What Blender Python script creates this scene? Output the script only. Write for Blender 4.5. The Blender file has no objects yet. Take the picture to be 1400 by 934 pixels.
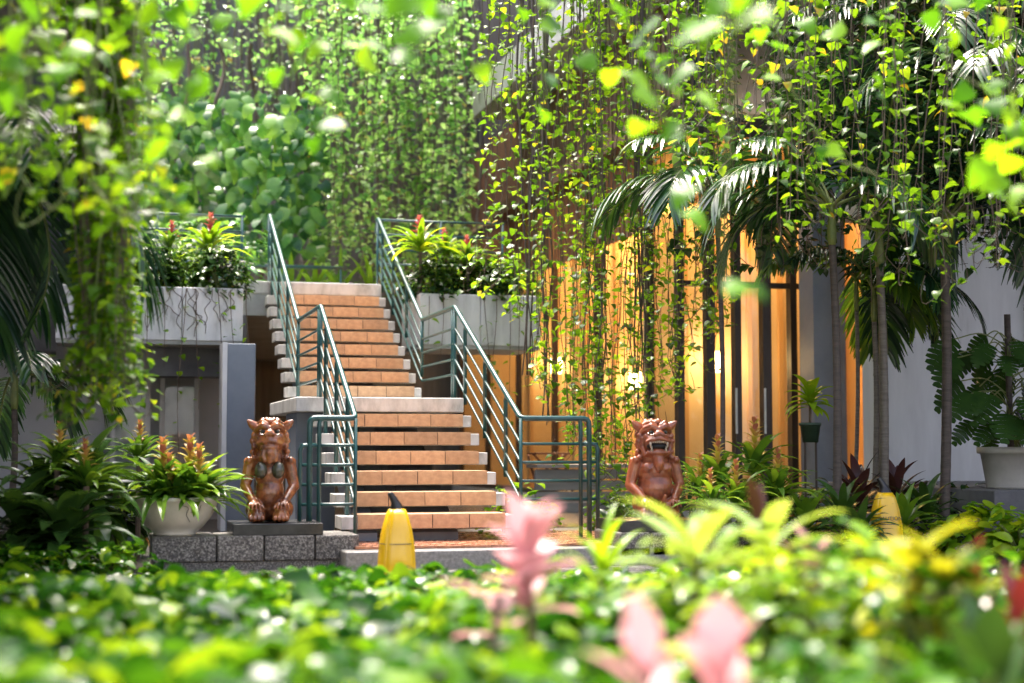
import bpy, bmesh, math
import numpy as np
from mathutils import Vector, Matrix

# ------------------------------------------------------------------ camera, sky, sun, exposure
scene = bpy.context.scene
COL = scene.collection
FPX, HOR, ZC = 2100.0, 608.0, 0.88
YAW = math.radians(14.7)
PITCH = math.atan((HOR - 467.0) / FPX)
cam_d = bpy.data.cameras.new('camera'); cam = bpy.data.objects.new('camera', cam_d); COL.objects.link(cam)
cam.location = (0, 0, ZC); cam.rotation_euler = (math.pi / 2 + PITCH, 0, -YAW)
cam_d.sensor_width = 36.0; cam_d.lens = FPX / 1400 * 36.0
cam_d.clip_start = 0.05; cam_d.clip_end = 600
cam_d.dof.use_dof = True; cam_d.dof.focus_distance = 12.8; cam_d.dof.aperture_fstop = 1.05
scene.camera = cam

SUN_EL, SUN_AZ = math.radians(68), math.radians(-8)     # azimuth from +Y towards +X
world = bpy.data.worlds.new('World'); scene.world = world; world.use_nodes = True
wn = world.node_tree
sky = wn.nodes.new('ShaderNodeTexSky'); sky.sky_type = 'NISHITA'; sky.sun_disc = False
sky.sun_elevation = SUN_EL; sky.sun_rotation = SUN_AZ; sky.dust_density = 8.0; sky.air_density = 0.7; sky.ozone_density = 0.2
wn.links.new(sky.outputs[0], wn.nodes['Background'].inputs[0]); wn.nodes['Background'].inputs[1].default_value = 0.15
sun_d = bpy.data.lights.new('sun', 'SUN'); sun_d.energy = 1.5; sun_d.angle = math.radians(15); sun_d.color = (1.0, 0.95, 0.86)
sun = bpy.data.objects.new('sun', sun_d); COL.objects.link(sun)
sv = Vector((math.sin(SUN_AZ) * math.cos(SUN_EL), math.cos(SUN_AZ) * math.cos(SUN_EL), math.sin(SUN_EL)))
sun.rotation_euler = sv.to_track_quat('Z', 'Y').to_euler()
sun.location = (0, 0, 30)
vs = scene.view_settings; vs.view_transform = 'Standard'; vs.look = 'None'; vs.gamma = 1.0; vs.use_curve_mapping = False
vs.exposure = 2.4
scene.render.engine = 'CYCLES'
cy = scene.cycles
cy.max_bounces = 7; cy.diffuse_bounces = 3; cy.glossy_bounces = 3; cy.transmission_bounces = 5; cy.transparent_max_bounces = 8
cy.use_denoising = True; cy.sample_clamp_indirect = 6.0; cy.caustics_reflective = False; cy.caustics_refractive = False

rng = np.random.default_rng(7)
U = rng.uniform

def P(px, py, D):
    """world point at pixel (1400 wide frame) px,py and horizontal depth D"""
    a = (px - 700) / FPX; b = (467 - py) / FPX
    fw = math.cos(PITCH) - b * math.sin(PITCH); up = math.sin(PITCH) + b * math.cos(PITCH)
    k = D / fw
    xc = a * k
    return np.array([xc * math.cos(YAW) + D * math.sin(YAW), -xc * math.sin(YAW) + D * math.cos(YAW), ZC + up * k])

def G0(px, D, z=0.0):
    p = P(px, HOR, D); p[2] = z
    return p

# ------------------------------------------------------------------ materials
MATS = {}
def _nt(name):
    m = bpy.data.materials.new(name); m.use_nodes = True
    nt = m.node_tree; b = nt.nodes['Principled BSDF']
    return m, nt, b
def ramp(nt, fac, stops):
    r = nt.nodes.new('ShaderNodeValToRGB'); nt.links.new(fac, r.inputs[0])
    e = r.color_ramp.elements
    while len(e) < len(stops): e.new(0.5)
    for el, (p, c) in zip(e, stops): el.position = p; el.color = (*c, 1)
    return r.outputs[0]
def noise(nt, scale, detail=4, rough=0.6, vec=None, stretch=None):
    n = nt.nodes.new('ShaderNodeTexNoise'); n.inputs['Scale'].default_value = scale
    n.inputs['Detail'].default_value = detail; n.inputs['Roughness'].default_value = rough
    tc = nt.nodes.new('ShaderNodeTexCoord')
    src = tc.outputs['Object']
    if stretch:
        mp = nt.nodes.new('ShaderNodeMapping'); mp.inputs['Scale'].default_value = stretch
        nt.links.new(src, mp.inputs[0]); src = mp.outputs[0]
    nt.links.new(src, n.inputs['Vector'])
    return n.outputs[0]
def bump(nt, b, h, strength=0.3, dist=0.01):
    bp = nt.nodes.new('ShaderNodeBump'); bp.inputs['Strength'].default_value = strength; bp.inputs['Distance'].default_value = dist
    nt.links.new(h, bp.inputs['Height']); nt.links.new(bp.outputs[0], b.inputs['Normal'])
def surf(name, stops, scale=6, rough=0.6, metal=0.0, bmp=0.2, bscale=None, bdist=0.01, stretch=None, spec=0.5, rough2=None, coat=0, per_obj=0.0):
    """noise-coloured surface"""
    m, nt, b = _nt(name)
    f = noise(nt, scale, 6, 0.65, stretch=stretch)
    c = ramp(nt, f, stops)
    if per_obj:
        oi = nt.nodes.new('ShaderNodeObjectInfo')
        mr = nt.nodes.new('ShaderNodeMapRange'); mr.inputs[3].default_value = 1 - per_obj; mr.inputs[4].default_value = 1 + per_obj
        nt.links.new(oi.outputs['Random'], mr.inputs[0])
        mx = nt.nodes.new('ShaderNodeVectorMath'); mx.operation = 'SCALE'
        nt.links.new(c, mx.inputs[0]); nt.links.new(mr.outputs[0], mx.inputs['Scale']); c = mx.outputs[0]
    nt.links.new(c, b.inputs['Base Color'])
    b.inputs['Metallic'].default_value = metal; b.inputs['Roughness'].default_value = rough
    b.inputs['Specular IOR Level'].default_value = spec; b.inputs['Coat Weight'].default_value = coat; b.inputs['Coat Roughness'].default_value = 0.1
    if rough2 is not None:
        mr = nt.nodes.new('ShaderNodeMapRange'); mr.inputs[1].default_value = 0.35; mr.inputs[2].default_value = 0.65
        mr.inputs[3].default_value = rough; mr.inputs[4].default_value = rough2
        nt.links.new(noise(nt, scale * 0.6, 3), mr.inputs[0]); nt.links.new(mr.outputs[0], b.inputs['Roughness'])
    if bmp: bump(nt, b, noise(nt, bscale or scale * 8, 5, stretch=stretch), bmp, bdist)
    MATS[name] = m
    return m
def leafmat(name, stops, rough=0.3, transl=0.4, tboost=1.5, spec=0.3, per_object=False, coat=0.0, tint=(1.15, 1.0, .45)):
    m, nt, b = _nt(name)
    if per_object:
        f = nt.nodes.new('ShaderNodeObjectInfo').outputs['Random']
    else:
        f = nt.nodes.new('ShaderNodeNewGeometry').outputs['Random Per Island']
    n = noise(nt, 14, 3)
    ad = nt.nodes.new('ShaderNodeMath'); ad.operation = 'MULTIPLY_ADD'; ad.inputs[1].default_value = 0.35; ad.inputs[2].default_value = -0.17
    nt.links.new(n, ad.inputs[0])
    ad2 = nt.nodes.new('ShaderNodeMath'); ad2.operation = 'ADD'; nt.links.new(f, ad2.inputs[0]); nt.links.new(ad.outputs[0], ad2.inputs[1])
    c = ramp(nt, ad2.outputs[0], stops)
    nt.links.new(c, b.inputs['Base Color']); b.inputs['Roughness'].default_value = rough; b.inputs['Specular IOR Level'].default_value = spec
    b.inputs['Coat Weight'].default_value = coat; b.inputs['Coat Roughness'].default_value = 0.12
    tr = nt.nodes.new('ShaderNodeBsdfTranslucent')
    sc = nt.nodes.new('ShaderNodeMixRGB'); sc.blend_type = 'MULTIPLY'; sc.inputs[0].default_value = 1; sc.inputs[2].default_value = (tboost * tint[0], tboost * tint[1], tboost * tint[2], 1)
    nt.links.new(c, sc.inputs[1]); nt.links.new(sc.outputs[0], tr.inputs[0])
    mx = nt.nodes.new('ShaderNodeMixShader'); mx.inputs[0].default_value = transl
    nt.links.new(b.outputs[0], mx.inputs[1]); nt.links.new(tr.outputs[0], mx.inputs[2])
    nt.links.new(mx.outputs[0], nt.nodes['Material Output'].inputs[0])
    MATS[name] = m
    return m
def flat(name, c, rough=0.5, metal=0, emis=None, es=0, spec=0.5):
    m, nt, b = _nt(name)
    b.inputs['Base Color'].default_value = (*c, 1); b.inputs['Roughness'].default_value = rough; b.inputs['Metallic'].default_value = metal
    b.inputs['Specular IOR Level'].default_value = spec
    if emis: b.inputs['Emission Color'].default_value = (*emis, 1); b.inputs['Emission Strength'].default_value = es
    MATS[name] = m
    return m

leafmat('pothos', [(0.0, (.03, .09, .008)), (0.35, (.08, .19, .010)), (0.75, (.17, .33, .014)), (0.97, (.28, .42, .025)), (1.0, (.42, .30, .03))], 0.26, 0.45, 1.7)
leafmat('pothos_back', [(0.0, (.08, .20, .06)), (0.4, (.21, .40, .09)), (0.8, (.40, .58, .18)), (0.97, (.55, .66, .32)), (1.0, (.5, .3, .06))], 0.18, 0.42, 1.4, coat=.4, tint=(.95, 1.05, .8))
leafmat('pothos_single', [(0.0, (.035, .13, .008)), (0.5, (.10, .27, .010)), (1.0, (.22, .42, .015))], 0.3, 0.5, 1.7, spec=.14, per_object=True)
leafmat('ground_leaf', [(0.0, (.006, .035, .004)), (0.35, (.02, .085, .006)), (0.75, (.07, .19, .009)), (1.0, (.24, .38, .015))], 0.12, 0.40, 1.5, spec=.17)
leafmat('dark_leaf', [(0.0, (.012, .035, .012)), (0.5, (.03, .075, .018)), (1.0, (.07, .14, .022))], 0.2, 0.25, 1.6, coat=.1)
leafmat('palm_leaf', [(0.0, (.010, .034, .016)), (0.6, (.022, .065, .026)), (1.0, (.055, .13, .03))], 0.18, 0.22, 1.8, coat=.25)
leafmat('palm_wet', [(0.0, (.014, .05, .018)), (0.6, (.035, .10, .03)), (1.0, (.08, .18, .03))], 0.16, 0.25, 1.8, spec=.6, coat=.6)
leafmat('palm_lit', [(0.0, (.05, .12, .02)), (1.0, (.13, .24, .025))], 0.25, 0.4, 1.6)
leafmat('monstera', [(0.0, (.02, .08, .025)), (0.5, (.06, .19, .04)), (1.0, (.18, .36, .07))], 0.2, 0.3, 1.5, coat=.2)
leafmat('brom_leaf', [(0.0, (.035, .10, .015)), (0.5, (.09, .20, .02)), (1.0, (.19, .32, .03))], 0.2, 0.35, 1.6, coat=.1)
leafmat('brom_bract', [(0.0, (.45, .46, .06)), (0.4, (.50, .36, .10)), (0.7, (.46, .22, .12)), (1.0, (.40, .14, .12))], 0.35, 0.3, 1.1)
leafmat('pink_bract', [(0.0, (.38, .06, .10)), (1.0, (.55, .16, .20))], 0.35, 0.3, 1.1)
leafmat('lime_leaf', [(0.0, (.08, .20, .010)), (0.5, (.17, .32, .014)), (1.0, (.32, .42, .02))], 0.26, 0.45, 1.5)
leafmat('yellow_leaf', [(0.0, (.14, .26, .015)), (0.5, (.32, .36, .02)), (1.0, (.46, .42, .03))], 0.28, 0.38, 1.1)
leafmat('pink_leaf', [(0.0, (.58, .19, .25)), (0.5, (.68, .34, .37)), (0.9, (.66, .44, .40)), (1.0, (.42, .42, .18))], 0.22, 0.35, 1.0, tint=(1.1, 1.0, 1.05))
leafmat('red_leaf', [(0.0, (.07, .012, .02)), (0.6, (.17, .02, .025)), (1.0, (.26, .05, .03))], 0.22, 0.25, 1.3, coat=.3)
leafmat('maroon_leaf', [(0.0, (.035, .016, .02)), (1.0, (.09, .035, .03))], 0.25, 0.2, 1.2)
leafmat('pale_leaf', [(0.0, (.10, .24, .03)), (0.5, (.24, .38, .06)), (1.0, (.48, .54, .22))], 0.22, 0.4, 1.2, coat=.3)

surf('stem_green', [(0.3, (.10, .14, .03)), (0.7, (.18, .20, .05))], 20, 0.5, bmp=0)
surf('stem_brown', [(0.3, (.055, .035, .022)), (0.7, (.15, .105, .07))], 12, 0.7, bmp=0)
surf('root_grey', [(0.3, (.045, .032, .026)), (0.7, (.12, .09, .072))], 9, 0.65, bmp=0)
surf('root_pale', [(0.3, (.10, .08, .075)), (0.7, (.26, .22, .205))], 6, 0.7, bmp=0)
surf('trunk', [(0.3, (.07, .058, .045)), (0.7, (.18, .155, .125))], 8, 0.6, bmp=.5, bscale=30, stretch=(1, 1, 6))
surf('trunk_dark', [(0.3, (.035, .026, .02)), (0.7, (.10, .075, .06))], 8, 0.6, bmp=.5, bscale=30, stretch=(1, 1, 6))
surf('concrete', [(0.25, (.27, .27, .25)), (0.6, (.45, .45, .43)), (0.8, (.55, .55, .53))], 2.2, 0.6, bmp=.25, bscale=40, bdist=.004)
surf('concrete_stain', [(0.28, (.13, .12, .10)), (0.42, (.42, .415, .395)), (0.58, (.58, .575, .555)), (0.8, (.64, .635, .62))], 3.5, 0.5, bmp=.3, bscale=50, bdist=.004, stretch=(2.0, 2.0, .8))
surf('planter_concrete', [(0.28, (.26, .255, .235)), (0.42, (.56, .56, .55)), (0.6, (.70, .70, .69)), (0.8, (.74, .74, .73))], 2.6, 0.5, bmp=.3, bscale=50, bdist=.004, stretch=(2.0, 2.0, .5))
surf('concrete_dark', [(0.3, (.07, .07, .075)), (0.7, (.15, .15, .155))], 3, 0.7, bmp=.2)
surf('blue_grey', [(0.3, (.13, .16, .21)), (0.7, (.20, .235, .29))], 2.0, 0.5, bmp=.1)
surf('white_wall', [(0.28, (.36, .37, .36)), (0.42, (.54, .55, .56)), (0.7, (.66, .67, .68))], 1.8, 0.55, bmp=.12, stretch=(1.6, 1.6, .3))
surf('left_wall', [(0.3, (.36, .37, .39)), (0.7, (.48, .49, .52))], 1.0, 0.6, bmp=.1)
surf('terracotta', [(0.25, (.34, .19, .10)), (0.5, (.48, .29, .155)), (0.62, (.54, .34, .19)), (0.8, (.60, .40, .24))], 14, 0.38, bmp=.2, bscale=140, bdist=.002, per_obj=.17, rough2=.55)
surf('grout', [(0.3, (.03, .026, .022)), (0.7, (.08, .07, .06))], 10, 0.8)
surf('granite', [(0.36, (.025, .023, .02)), (0.5, (.10, .09, .08)), (0.62, (.30, .28, .25))], 75, 0.45, bmp=.9, bscale=60, bdist=.012, per_obj=.18)
surf('granite_top', [(0.3, (.12, .12, .115)), (0.7, (.30, .29, .28))], 40, 0.3, bmp=.3, bscale=60, bdist=.005)
surf('black_slab', [(0.3, (.012, .012, .013)), (0.7, (.035, .034, .034))], 12, 0.25, bmp=.1)
surf('rail_paint', [(0.3, (.007, .044, .046)), (0.7, (.018, .088, .085))], 14, 0.3, bmp=.35, bscale=160, bdist=.003, spec=.5, coat=.15)
surf('paving', [(0.3, (.075, .070, .066)), (0.7, (.17, .16, .15))], 6, 0.12, bmp=.2, bscale=40, bdist=.004, rough2=.4, per_obj=.15)
surf('ground_wet', [(0.3, (.04, .036, .032)), (0.7, (.09, .08, .072))], 5, 0.25, bmp=.3)
surf('paver_red', [(0.3, (.22, .085, .05)), (0.7, (.40, .18, .10))], 18, 0.10, bmp=.3, bscale=60, bdist=.004, rough2=.35, per_obj=.2)
surf('soil', [(0.3, (.018, .013, .009)), (0.7, (.06, .042, .03))], 14, 0.85, bmp=.8, bscale=25, bdist=.03)
surf('clay_white', [(0.25, (.50, .45, .37)), (0.6, (.68, .63, .54)), (0.8, (.74, .70, .62))], 4, 0.5, bmp=.35, bscale=14, bdist=.004)
surf('clay_beige', [(0.3, (.40, .38, .34)), (0.7, (.54, .52, .47))], 4, 0.5, bmp=.2)
surf('statue_clay', [(0.30, (.035, .012, .007)), (0.43, (.15, .046, .018)), (0.56, (.31, .10, .032)), (0.72, (.40, .19, .05))], 9, 0.22, bmp=.35, bscale=55, bdist=.006, coat=.5)
surf('statue_clay_male', [(0.30, (.045, .015, .008)), (0.43, (.19, .050, .022)), (0.6, (.33, .095, .038)), (0.8, (.38, .16, .05))], 8, 0.28, bmp=.3, bscale=55, bdist=.005, coat=.4)
surf('glaze_olive', [(0.3, (.025, .026, .018)), (0.7, (.085, .080, .045))], 14, 0.14, bmp=.2, coat=.6)
flat('mouth_dark', (.006, .004, .004), .6)
flat('bone', (.50, .40, .30), .35)
surf('cone_yellow', [(0.3, (.72, .42, .008)), (0.7, (.80, .50, .012))], 4, 0.22, bmp=.05, coat=.5)
flat('cone_black', (.012, .010, .010), .35)
flat('ink', (.02, .018, .012), .5)
surf('frame_dark', [(0.3, (.018, .011, .008)), (0.7, (.045, .028, .02))], 8, 0.45, stretch=(1, 1, .1), bmp=.1)
surf('louvre_wood', [(0.3, (.10, .045, .025)), (0.7, (.21, .11, .065))], 6, 0.55, stretch=(1, 1, .1), bmp=.2, per_obj=.2)
surf('warm_wood', [(0.3, (.50, .27, .09)), (0.7, (.66, .40, .16))], 3, 0.5, stretch=(1, 1, .12), bmp=.1, per_obj=.08)
surf('warm_plaster', [(0.3, (.62, .44, .22)), (0.7, (.70, .52, .28))], 2, 0.6, bmp=.05)
surf('chair_wood', [(0.3, (.16, .06, .03)), (0.7, (.28, .12, .06))], 9, 0.5, bmp=.1)
surf('bench_grey', [(0.3, (.16, .16, .16)), (0.7, (.32, .32, .32))], 4, 0.5, stretch=(.2, 1, 1), bmp=.2)
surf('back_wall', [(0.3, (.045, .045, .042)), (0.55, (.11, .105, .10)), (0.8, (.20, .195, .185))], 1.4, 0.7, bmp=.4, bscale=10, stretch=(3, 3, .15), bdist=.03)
surf('void_shade', [(0.3, (.010, .010, .012)), (0.7, (.03, .03, .034))], 1.5, 0.8)  # near-black colour standing for the shade of unlit recesses and interiors
surf('pot_green', [(0.3, (.012, .03, .018)), (0.7, (.03, .06, .035))], 6, 0.4)
surf('white_frame', [(0.3, (.55, .56, .58)), (0.7, (.70, .71, .73))], 3, 0.4, bmp=0)
flat('lamp_glow', (1, .85, .6), .5, emis=(1.0, .62, .25), es=4)
def glassmat():
    m, nt, b = _nt('glass')
    nt.nodes.remove(b)
    g = nt.nodes.new('ShaderNodeBsdfGlossy'); g.inputs['Roughness'].default_value = .03; g.inputs[0].default_value = (.9, .93, .95, 1)
    t = nt.nodes.new('ShaderNodeBsdfTransparent'); t.inputs[0].default_value = (.93, .95, .94, 1)
    lw = nt.nodes.new('ShaderNodeLayerWeight'); lw.inputs[0].default_value = .5
    pw = nt.nodes.new('ShaderNodeMath'); pw.operation = 'POWER'; pw.inputs[1].default_value = 5; nt.links.new(lw.outputs['Facing'], pw.inputs[0])
    fr = nt.nodes.new('ShaderNodeMath'); fr.operation = 'MULTIPLY_ADD'; fr.inputs[1].default_value = .8; fr.inputs[2].default_value = .03; nt.links.new(pw.outputs[0], fr.inputs[0])
    mx = nt.nodes.new('ShaderNodeMixShader'); nt.links.new(fr.outputs[0], mx.inputs[0]); nt.links.new(t.outputs[0], mx.inputs[1]); nt.links.new(g.outputs[0], mx.inputs[2])
    nt.links.new(mx.outputs[0], nt.nodes['Material Output'].inputs[0]); MATS['glass'] = m
glassmat()

# ------------------------------------------------------------------ mesh helpers
class Geo:
    def __init__(s): s.v = []; s.f = []; s.n = 0
    def add(s, v, f):
        v = np.asarray(v, float).reshape(-1, 3); s.v.append(v)
        for fa in (f if isinstance(f, list) else [f]):
            s.f.append(np.asarray(fa, np.int64) + s.n)
        s.n += len(v); return s
    def inst(s, tv, tf, M, L):
        """template tv (n,3) faces tf list; M (N,3,3) column matrices, L (N,3)"""
        N, n = len(L), len(tv)
        if N == 0: return s
        v = np.einsum('nij,kj->nki', M, tv) + L[:, None, :]
        off = (np.arange(N) * n)[:, None, None]
        s.add(v.reshape(-1, 3), [(np.asarray(f)[None] + off).reshape(-1, np.asarray(f).shape[1]) for f in tf]); return s
    def box(s, a, b):
        x0, y0, z0 = np.minimum(a, b); x1, y1, z1 = np.maximum(a, b)
        v = [(x0, y0, z0), (x1, y0, z0), (x1, y1, z0), (x0, y1, z0), (x0, y0, z1), (x1, y0, z1), (x1, y1, z1), (x0, y1, z1)]
        return s.add(v, np.array([(0, 3, 2, 1), (4, 5, 6, 7), (0, 1, 5, 4), (1, 2, 6, 5), (2, 3, 7, 6), (3, 0, 4, 7)]))
    def tube(s, pts, r, k=8, cap=True):
        pts = np.asarray(pts, float); n = len(pts)
        r = np.broadcast_to(np.asarray(r, float), (n,))
        t = np.gradient(pts, axis=0); t /= np.linalg.norm(t, axis=1)[:, None] + 1e-12
        ref = np.array([0, 0, 1.0]) if abs(t[0][2]) < .9 else np.array([1.0, 0, 0])
        u = np.cross(t[0], ref); u /= np.linalg.norm(u)
        us = []
        for i in range(n):
            u = u - t[i] * np.dot(u, t[i]); u /= np.linalg.norm(u) + 1e-12; us.append(u)
        us = np.array(us); w = np.cross(t, us)
        a = np.linspace(0, 2 * np.pi, k, endpoint=False)
        v = pts[:, None] + r[:, None, None] * (np.cos(a)[None, :, None] * us[:, None] + np.sin(a)[None, :, None] * w[:, None])
        i = np.arange(n - 1)[:, None] * k; j = np.arange(k)[None]; j2 = (j + 1) % k
        f = [np.stack([i + j, i + j2, i + k + j2, i + k + j], -1).reshape(-1, 4)]
        v = v.reshape(-1, 3)
        if cap:
            v = np.vstack([v, pts[0], pts[-1]]); jj = np.arange(k); b = (n - 1) * k
            f += [np.stack([(jj + 1) % k, jj, np.full(k, n * k)], -1), np.stack([b + jj, b + (jj + 1) % k, np.full(k, n * k + 1)], -1)]
        return s.add(v, f)
    def lathe(s, prof, c=(0, 0, 0), k=32):
        prof = np.asarray(prof, float); n = len(prof); a = np.linspace(0, 2 * np.pi, k, endpoint=False)
        v = np.stack([prof[:, 0, None] * np.cos(a), prof[:, 0, None] * np.sin(a), np.repeat(prof[:, 1, None], k, 1)], -1) + np.asarray(c)
        i = np.arange(n - 1)[:, None] * k; j = np.arange(k)[None]; j2 = (j + 1) % k
        return s.add(v.reshape(-1, 3), np.stack([i + j, i + j2, i + k + j2, i + k + j], -1).reshape(-1, 4))
    def ball(s, c, r, seg=10, ring=7, rot=None):
        r = np.broadcast_to(np.asarray(r, float), (3,))
        th = np.linspace(0, np.pi, ring + 1)[1:-1]; a = np.linspace(0, 2 * np.pi, seg, endpoint=False)
        v = np.stack([np.sin(th)[:, None] * np.cos(a), np.sin(th)[:, None] * np.sin(a), np.repeat(np.cos(th)[:, None], seg, 1)], -1).reshape(-1, 3)
        v = np.vstack([v, (0, 0, 1), (0, 0, -1)]) * r
        if rot is not None: v = v @ np.asarray(rot).T
        v = v + np.asarray(c)
        i = np.arange(ring - 2)[:, None] * seg; j = np.arange(seg)[None]; j2 = (j + 1) % seg
        f = np.stack([i + j, i + seg + j, i + seg + j2, i + j2], -1).reshape(-1, 4)
        jj = np.arange(seg); b = (ring - 2) * seg; T = (ring - 1) * seg
        return s.add(v, [f, np.stack([jj, (jj + 1) % seg, np.full(seg, T)], -1), np.stack([b + (jj + 1) % seg, b + jj, np.full(seg, T + 1)], -1)])
    def mesh(s, name, smooth=False):
        v = np.concatenate(s.v); fs = [f for f in s.f if len(f)]
        me = bpy.data.meshes.new(name)
        tot = np.concatenate([np.full(len(f), f.shape[1]) for f in fs]); idx = np.concatenate([f.reshape(-1) for f in fs])
        me.vertices.add(len(v)); me.vertices.foreach_set('co', v.astype(np.float32).ravel())
        me.loops.add(len(idx)); me.loops.foreach_set('vertex_index', idx.astype(np.int32))
        me.polygons.add(len(tot)); st = np.concatenate([[0], np.cumsum(tot)[:-1]])
        me.polygons.foreach_set('loop_start', st.astype(np.int32)); me.polygons.foreach_set('loop_total', tot.astype(np.int32))
        me.polygons.foreach_set('use_smooth', np.full(len(tot), bool(smooth)))
        me.update(calc_edges=True); me.validate()
        return me

def link(name, me, mat, parent=None, loc=None):
    o = bpy.data.objects.new(name, me); COL.objects.link(o)
    if mat and not me.materials: me.materials.append(MATS[mat])
    if parent: o.parent = parent
    if loc is not None: o.location = loc
    return o
def part(name, geo, mat, parent=None, smooth=False, bevel=0.0):
    o = link(name, geo.mesh(name, smooth), mat, parent)
    if bevel:
        b = o.modifiers.new('bevel', 'BEVEL'); b.width = bevel; b.segments = 2; b.limit_method = 'ANGLE'
    return o
def tag(o, label, cat=None, group=None, kind=None):
    if label: o['label'] = label
    if cat: o['category'] = cat
    if group: o['group'] = group
    if kind: o['kind'] = kind
    return o
def thing(name, label, cat, group=None):
    o = bpy.data.objects.new(name, None); COL.objects.link(o); o.empty_display_size = .1
    return tag(o, label, cat, group)
def bx(a, b): return Geo().box(np.array(a, float), np.array(b, float))
def copy_tree(src, loc, rotz=0.0, label=None, scale=1.0):
    r = src.copy(); COL.objects.link(r); r.location = loc; r.rotation_euler = (0, 0, rotz); r.scale = (scale,) * 3
    if label: r['label'] = label
    for ch in src.children:
        c = ch.copy(); COL.objects.link(c); c.parent = r
        for g in ch.children:
            d = g.copy(); COL.objects.link(d); d.parent = c
    return r
def nrm(a): return a / (np.linalg.norm(a, axis=-1, keepdims=True) + 1e-12)
def orient(d, up, s):
    d = nrm(np.asarray(d, float)); x = nrm(np.cross(d, up)); n = np.cross(x, d)
    return np.stack([x, d, n], -1) * np.asarray(s)[:, None, None]
def bez(pts, n=16):
    """Catmull-Rom through pts"""
    p = np.asarray(pts, float); p = np.vstack([2 * p[0] - p[1], p, 2 * p[-1] - p[-2]]); out = []
    for i in range(1, len(p) - 2):
        t = np.linspace(0, 1, n, endpoint=False)[:, None]
        out.append(.5 * ((2 * p[i]) + (-p[i - 1] + p[i + 1]) * t + (2 * p[i - 1] - 5 * p[i] + 4 * p[i + 1] - p[i + 2]) * t ** 2 + (-p[i - 1] + 3 * p[i] - 3 * p[i + 1] + p[i + 2]) * t ** 3))
    return np.vstack(out + [p[-2][None]])
def fillet(pts, r=.06, n=5):
    """round the corners of a polyline"""
    p = [np.asarray(q, float) for q in pts]; out = [p[0]]
    for a, b, c in zip(p[:-2], p[1:-1], p[2:]):
        d1 = np.linalg.norm(a - b); d2 = np.linalg.norm(c - b); q = min(r, d1 * .45, d2 * .45)
        s, e = b + (a - b) / d1 * q, b + (c - b) / d2 * q
        for t in np.linspace(0, 1, n): out.append((1 - t) ** 2 * s + 2 * t * (1 - t) * b + t ** 2 * e)
    return np.array(out + [p[-1]])

# leaf templates: y along, x across, z up
def blade_template(prof, nseg=5, fold=.18, droop=.35, wave=0.0):
    t = np.linspace(0, 1, nseg + 1); w = np.array([prof(q) for q in t])
    v, f = [], []
    for i, q in enumerate(t):
        z = -droop * q * q
        yy = q - droop * .3 * q * q
        wz = wave * math.sin(i * 2.1)
        v += [(-w[i], yy, z + fold * w[i] + wz), (0, yy, z), (w[i], yy, z + fold * w[i] - wz)]
    for i in range(nseg):
        a = 3 * i
        f += [(a, a + 1, a + 4, a + 3), (a + 1, a + 2, a + 5, a + 4)]
    return np.array(v), [np.array(f)]
def heart(q): return .43 * (max(0, math.sin(math.pi * (q * .86 + .14) ** .62)) ** .8) * (1.0 if q < .98 else .1)
HEART = blade_template(heart, 5, .25, .30, .012)
HEART2 = blade_template(heart, 5, .12, .55, .02)
HEART3 = blade_template(heart, 6, -.10, .18, .03)
HEARTS = [HEART, HEART2, HEART3]
def lance(q): return .19 * math.sin(math.pi * min(1, q * .93 + .05)) ** .75
LANCE = blade_template(lance, 6, .3, .35)
OVAL = blade_template(lambda q: .27 * math.sin(math.pi * min(1, q * .95 + .03)) ** .65, 5, .25, .4, .01)
def monstera_template():
    v, f = [], []; n = 7
    ts = np.linspace(0, 1, n + 1)
    for i, q in enumerate(ts): v.append((0, q, -.25 * q * q))
    for sgn in (-1, 1):
        for i in range(n):
            q = (i + .5) / n; w = .40 * math.sin(math.pi * (q * .8 + .2)) ** .7
            y0, y1 = ts[i], ts[i + 1]
            fw = .30 * (1 - q) - .05 + .22 * q
            b = len(v)
            z = lambda yy, ww: -.25 * yy * yy - .12 * ww * ww + .05 * ww
            xm = w * .55; xe = w
            for (x, y) in ((xm, y0 + .006 + fw * xm), (xm, y1 - .002 + fw * xm), (xe, y0 + .038 + fw * xe), (xe * .97, y1 - .026 + fw * xe)):
                v.append((sgn * x, y, z(y, x)))
            q1 = (i, i + 1, b + 1, b); q2 = (b, b + 1, b + 3, b + 2)
            f += [q1, q2] if sgn > 0 else [q1[::-1], q2[::-1]]
    return np.array(v), [np.array(f)]
MONST = monstera_template()

def scatter_leaves(geo, pos, dirs, ups, size, templates):
    k = rng.integers(0, len(templates), len(pos))
    for i, (tv, tf) in enumerate(templates):
        m = k == i
        if m.any(): geo.inst(tv, tf, orient(dirs[m], ups[m], size[m]), pos[m])
def rand_dirs(n, zlo, zhi):
    a = U(0, 2 * np.pi, n); z = U(zlo, zhi, n); r = np.sqrt(np.clip(1 - z * z, .05, 1))
    return np.stack([r * np.cos(a), r * np.sin(a), z], -1)

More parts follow.
